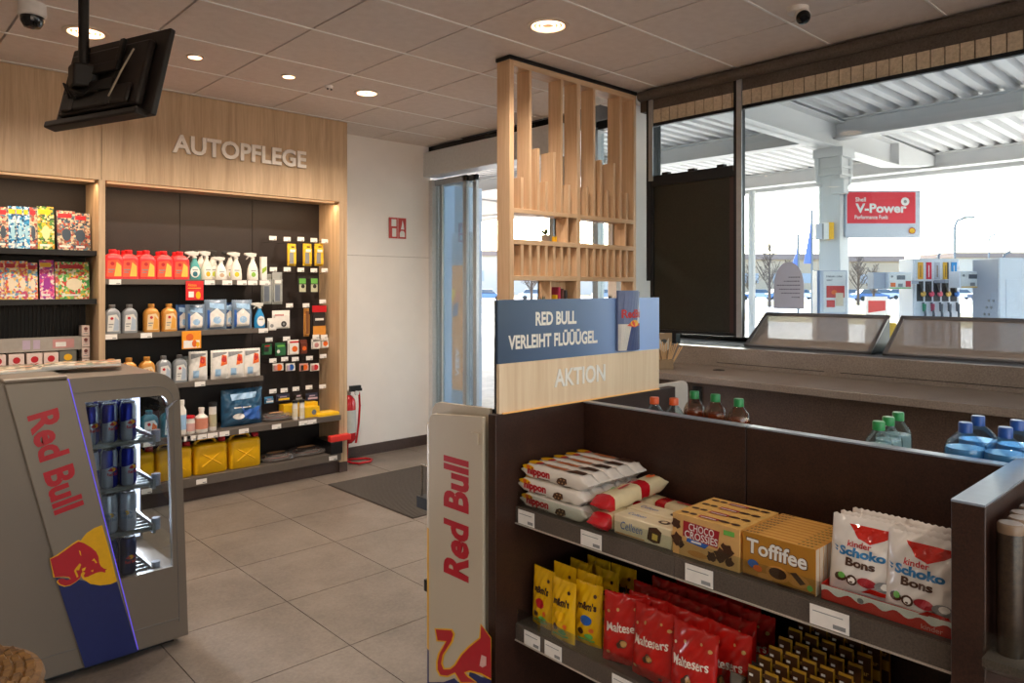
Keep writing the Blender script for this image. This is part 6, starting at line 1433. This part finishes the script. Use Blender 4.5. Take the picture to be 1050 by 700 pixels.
def terminal(p0, p1, py0, py1, d_, lab, right):
    a = W3(p0, d_, zat(py1, d_)); w = (p1-p0)/745*d_; h = (py1-py0)/745*d_
    r = T('payment_terminal', lab, 'terminal', (a.x, a.y, a.z), RZO); b = MB(); b.box(0, 0, 0, w, .28, h, PW); b.build('housing', r, bevel=.01)
    if not right: b = MB(); b.box(-.19, .08, 0, 0, .28, h, PG); b.build('side_housing', r, bevel=.01)
    b = MB(); X_ = (w-.02, .1, h*.3, w+.16, .5, h*.5) if not right else (-.05, .28, h*.3, .05, .8, h*.5); b.box(*X_, PG); b.build('arm', r)
    D().rect(w*.03, h*.05, w*.94, h*.88, WHITE).rect(w*.35, h*.55, w*.36, h*.26, mat('terminal screen', '#5c6068' if not right else '#8a7c48', .3)).rect(w*.08, h*.12, w*.22, h*.25, org if not right else WHITE).rect(w*.40, h*.12, w*.2, h*.2, GREYP).rect(w*.72, h*.12, w*.22, h*.35, RED if not right else org).ell(w*.14, h*.74, w*.05, w*.05, GREYP, 10).rect(w*.04, h*.02, w*.9, h*.06, YEL if right else lim).build('face_print', r, plane((0, 0, 0), (1, 0, 0), (0, 0, 1)), w0=.003, dw=.002)
terminal(911, 935, 279, 296, 11.2, 'payment terminal fixed at the left of the five nozzle pump', False)
terminal(984, 1010, 278, 295, 10.9, 'payment terminal fixed between the pump and the blank cabinet', True)
d = 10.4; a = W3(1025, d, GZ+.14); ph = zat(264, d)-GZ-.14
r = T('pump_cabinet', 'blank white cabinet at the right edge of the window view', 'cabinet', (a.x, a.y, GZ+.14), RZO)
b = MB(); b.box(0, 0, 0, 1.5, .62, ph, PW); b.build('cabinet', r, bevel=.012); b = MB(); b.box(.09, -.006, ph*.55, .35, 0, ph*.84, PW); b.build('hatch', r, bevel=.004)
b = MB(); b.box(-.004, .03, .02, 0, .60, ph-.02, PG); b.build('side_panel', r)
b = MB()
for k in range(6): b.lathe([(.02, -.01), (.02, 0)], GREYP, (-.006, .12+.1*(k % 2)+.05*(k//2), ph-.62-.1*(k//2)), 8, Matrix.Rotation(PI/2, 4, 'Y'))
b.build('bolt', r); b = MB(); b.tube([(.25, .3, ph-.01), (.28, .3, ph+.06), (.36, .3, ph+.10)], .02, PG, 8); b.build('roof_vent', r)
b0 = W3(912, 7.6, GZ); r = T('bollard', 'yellow bollard just outside between the two tilted displays', 'bollard', (b0.x, b0.y, GZ))
b = MB(); zt_ = zat(331, 7.6)-GZ; b.lathe([(.001, 0), (.085, 0), (.085, zt_-.04), (.06, zt_), (.001, zt_)], mat('bollard yellow', '#f0b428', .4), seg=20); b.build('post', r, smooth=50)
# far background
wht = mat('far white wall', '#c0b6ac', .8); beig = mat('far beige wall', '#b09c86', .8); rf = mat('far roof brown', '#8c7a74', .8); wd = mat('far window', '#9aa0aa', .4)
def block(px0, px1, d, py, lab, m, roof, dep=14):
    a = W3(px0, d, GZ); w = (px1-px0)/745*d; h = zat(py, d)-GZ
    r = T('warehouse', lab, 'building', (a.x, a.y, GZ), RZO); b = MB(); b.box(0, 0, 0, w, dep, h, m); b.build('wall', r); b = MB(); b.box(-.5, -.5, h, w+.5, dep+.5, h+1.2, roof); b.build('roof', r)
    b = MB(); k = 3.0
    while k < w-5: b.box(k, -.05, h*.35, k+3, .0, h*.62, wd); k += 6
    b.build('window_band', r); return r
block(470, 742, 170, 262, 'long pale warehouse on the horizon behind the door and divider', wht, rf); block(748, 866, 150, 266, 'long beige warehouse on the horizon left of the canopy column', beig, rf); block(868, 924, 160, 268, 'beige warehouse on the horizon right of the canopy column', beig, rf); block(980, 1090, 175, 264, 'pale warehouse on the horizon behind the payment terminal', wht, rf)
bark = mat('bare bark', '#54463c', .8)
def tree(px, d, h, lab, seed):
    a = W3(px, d, GZ); r = T('bare_tree', lab, 'tree', (a.x, a.y, GZ), 0, 'bare trees beyond the road'); rr = random.Random(seed); b = MB(); b.lathe([(.16, 0), (.12, h*.3), (.05, h*.6), (.02, h*.95)], bark, seg=8); b.build('trunk', r); b = MB()
    for k in range(34):
        z = h*(.22+.6*rr.random()); t = rr.uniform(0, 2*PI); ln = h*.32*(1.1-z/h)*rr.uniform(.6, 1.2)+.3; e = Vector((math.cos(t)*.6, math.sin(t)*.6, .85)).normalized(); p0_ = Vector((0, 0, z)); p1_ = p0_+e*ln*.6; p2_ = p1_+(e+Vector((0, 0, .3))).normalized()*ln*.5
        b.tube([p0_, p1_, p2_], .03, bark, 4)
        for q in range(3): b.tube([p1_, p1_+Vector((rr.uniform(-1, 1), rr.uniform(-1, 1), rr.uniform(.2, 1))).normalized()*ln*.5], .018, bark, 3)
    b.build('branches', r)
for k, (px, d, h, lab) in enumerate(((789, 62, 6.2, 'tall bare tree seen left of the arched notice'), (770, 75, 4.5, 'low bare tree left of the taller one'), (880, 70, 5.2, 'bare tree just right of the canopy column'), (896, 72, 4.2, 'small bare tree right of its neighbour beside the column'), (809, 80, 5.0, 'bare tree behind the arched notice'), (545, 70, 5, 'bare tree seen through the oak divider'))): tree(px, d, h, lab, k+9)
def car(px, d, c, lab, rz=0):
    a = W3(px, d, GZ+.015); r = T('parked_car', lab, 'car', (a.x, a.y, GZ+.015), RZO+rz, 'parked cars beyond the road'); m = mat('car '+c, c, .25, .2)
    b = MB(); b.prism([(-2.1, -.85, .3), (2.1, -.85, .3), (2.12, -.85, .75), (1.3, -.85, .9), (-1.7, -.85, .95), (-2.1, -.85, .85)], (0, 1.7, 0), m); b.build('body', r, bevel=.06)
    b = MB(); b.prism([(-1.6, -.75, .93), (1.15, -.75, .9), (.55, -.75, 1.42), (-1.15, -.75, 1.45)], (0, 1.5, 0), mat('car glass', '#4a5866', .1)); b.build('cabin', r, bevel=.05)
    for sx in (-1.3, 1.3):
        for sy in (-.85, .75): b = MB(); b.lathe([(.001, 0), (.31, 0), (.31, .12), (.001, .12)], BLACK, (sx, sy, .31), 16, Matrix.Rotation(PI/2, 4, 'X')); b.build('wheel', r)
cc = ['#4a6a9a', '#b8bcc4', '#5c7cb0', '#e0e0e4', '#38465c', '#8c98a8']
for k, (px, d) in enumerate(((752, 98), (780, 104), (802, 98), (822, 104), (842, 110), (874, 98), (892, 92), (906, 104), (920, 110), (985, 104), (1012, 97), (622, 104), (652, 98), (548, 98), (500, 95))):
    car(px, d, cc[k % 6], 'distant parked car beyond the road, '+(ORD[k] if k < 12 else ['thirteenth', 'fourteenth', 'fifteenth'][k-12])+' placed '+['left of the arched notice', 'left of the arched notice near the tree', 'behind the arched notice left half', 'behind the arched notice right edge', 'left of the column', 'right of the column', 'between column and board', 'behind the red board', 'left of the pump terminal', 'right of the nozzle pump', 'under the right terminal', 'seen through the divider', 'in the divider right bay', 'in the divider left bay', 'seen through the open door'][k])
pm = mat('pole grey', '#6c7278', .6)
def pole(px, d, top, lab, name='street_lamp', arm=True, pm=None):
    pm = pm or mat('pole grey', '#6c7278', .6)
    a = W3(px, d, GZ); h = zat(top, d)-GZ; r = T(name, lab, 'lamp post' if arm else 'pole', (a.x, a.y, GZ), RZO); b = MB(); b.tube([(0, 0, 0), (0, 0, h*.9)]+([(.15, 0, h*.97), (.7, 0, h)] if arm else [(0, 0, h)]), .07, pm, 8); b.build('mast', r)
    if arm: b = MB(); b.box(.5, -.12, h-.06, 1.2, .12, h+.08, GREYP); b.build('lamp_head', r, bevel=.03)
    return r, h
pole(979, 45, 223, 'curved street lamp above the nozzle pump'); pole(1014, 70, 240, 'faint small street lamp at the right above the terminal')
pole(771, 9.0+6, 196, 'white pole at the left edge of the big window', 'flag_pole', False, cw_)
for px, top, bot, lab in ((831, 215, 270, 'tall blue flag right of the arched notice'), (817, 240, 275, 'shorter blue flag above the arched notice')):
    r, h = pole(px+1.6, 45, top, lab, 'flag_pole', False); z0_ = zat(bot, 45)-GZ; b = MB(); b.prism([(-.05, 0, h-.1), (-.12, 0, h-1.2), (-.5, 0, z0_), (-.05, 0, z0_)], (0, .03, 0), mat('flag blue', '#5c74d0', .6)); b.build('flag', r)
# things outside the entrance
vg = mat('kiosk blue grey', '#a8b4c0', .5); vo = mat('veev orange', '#d88848', .5)
a = atx(447, 300, 6.2); zt_ = atx(447, 193, 6.2).z
r = T('outdoor_cabinet', 'blue grey cabinet standing outside the glass door', 'cabinet', (6.3, a.y, GZ)); y0_, y1_ = YX(466, 6.2), YX(434, 6.2)+.3
b = MB(); b.box(6.2, y0_, GZ, 6.7, y1_, zt_, vg); b.build('cabinet', r, w=True, bevel=.01)
y0_, y1_ = YX(478, 5.9), YX(463, 5.9); zt_ = atx(470, 238, 5.9).z
r = T('advert_column', 'narrow grey column with an orange lettered panel outside the door', 'sign', (5.95, (y0_+y1_)/2, GZ))
b = MB(); b.box(5.9, y0_, GZ, 6.05, y1_, zt_, mat('column grey', '#8a8c90', .5)); b.build('column', r, w=True, bevel=.004)
zA, zB = atx(470, 400, 5.9).z, atx(470, 272, 5.9).z
d = D().rect(-y1_+.01, zA, (y1_-y0_)*.75, zB-zA, vo).text('VEEV', -y1_+.03+.13, atx(470, 386, 5.9).z, .36*(1), .075, WHITE, .02, rot=PI/2)
zC = atx(470, 325, 5.9).z; d.poly([(-y1_+.02, zC), (-y1_+.13, zC+.02), (-y1_+.15, zC+.2), (-y1_+.05, zC+.16)], mat('veev grey', '#6c6c80', .5)).poly([(-y1_+.01, zC+.18), (-y1_+.08, zC+.28), (-y1_+.08, zC+.36), (-y1_+.01, zC+.36)], YEL).poly([(-y1_+.10, zC+.2), (-y1_+.16, zC+.22), (-y1_+.16, zC+.36), (-y1_+.11, zC+.33)], mat('coral print', '#e07060', .5))
d.build('advert_print', r, plane((5.9, 0, 0), (0, -1, 0), (0, 0, 1)), w=True, w0=.002, dw=.001)
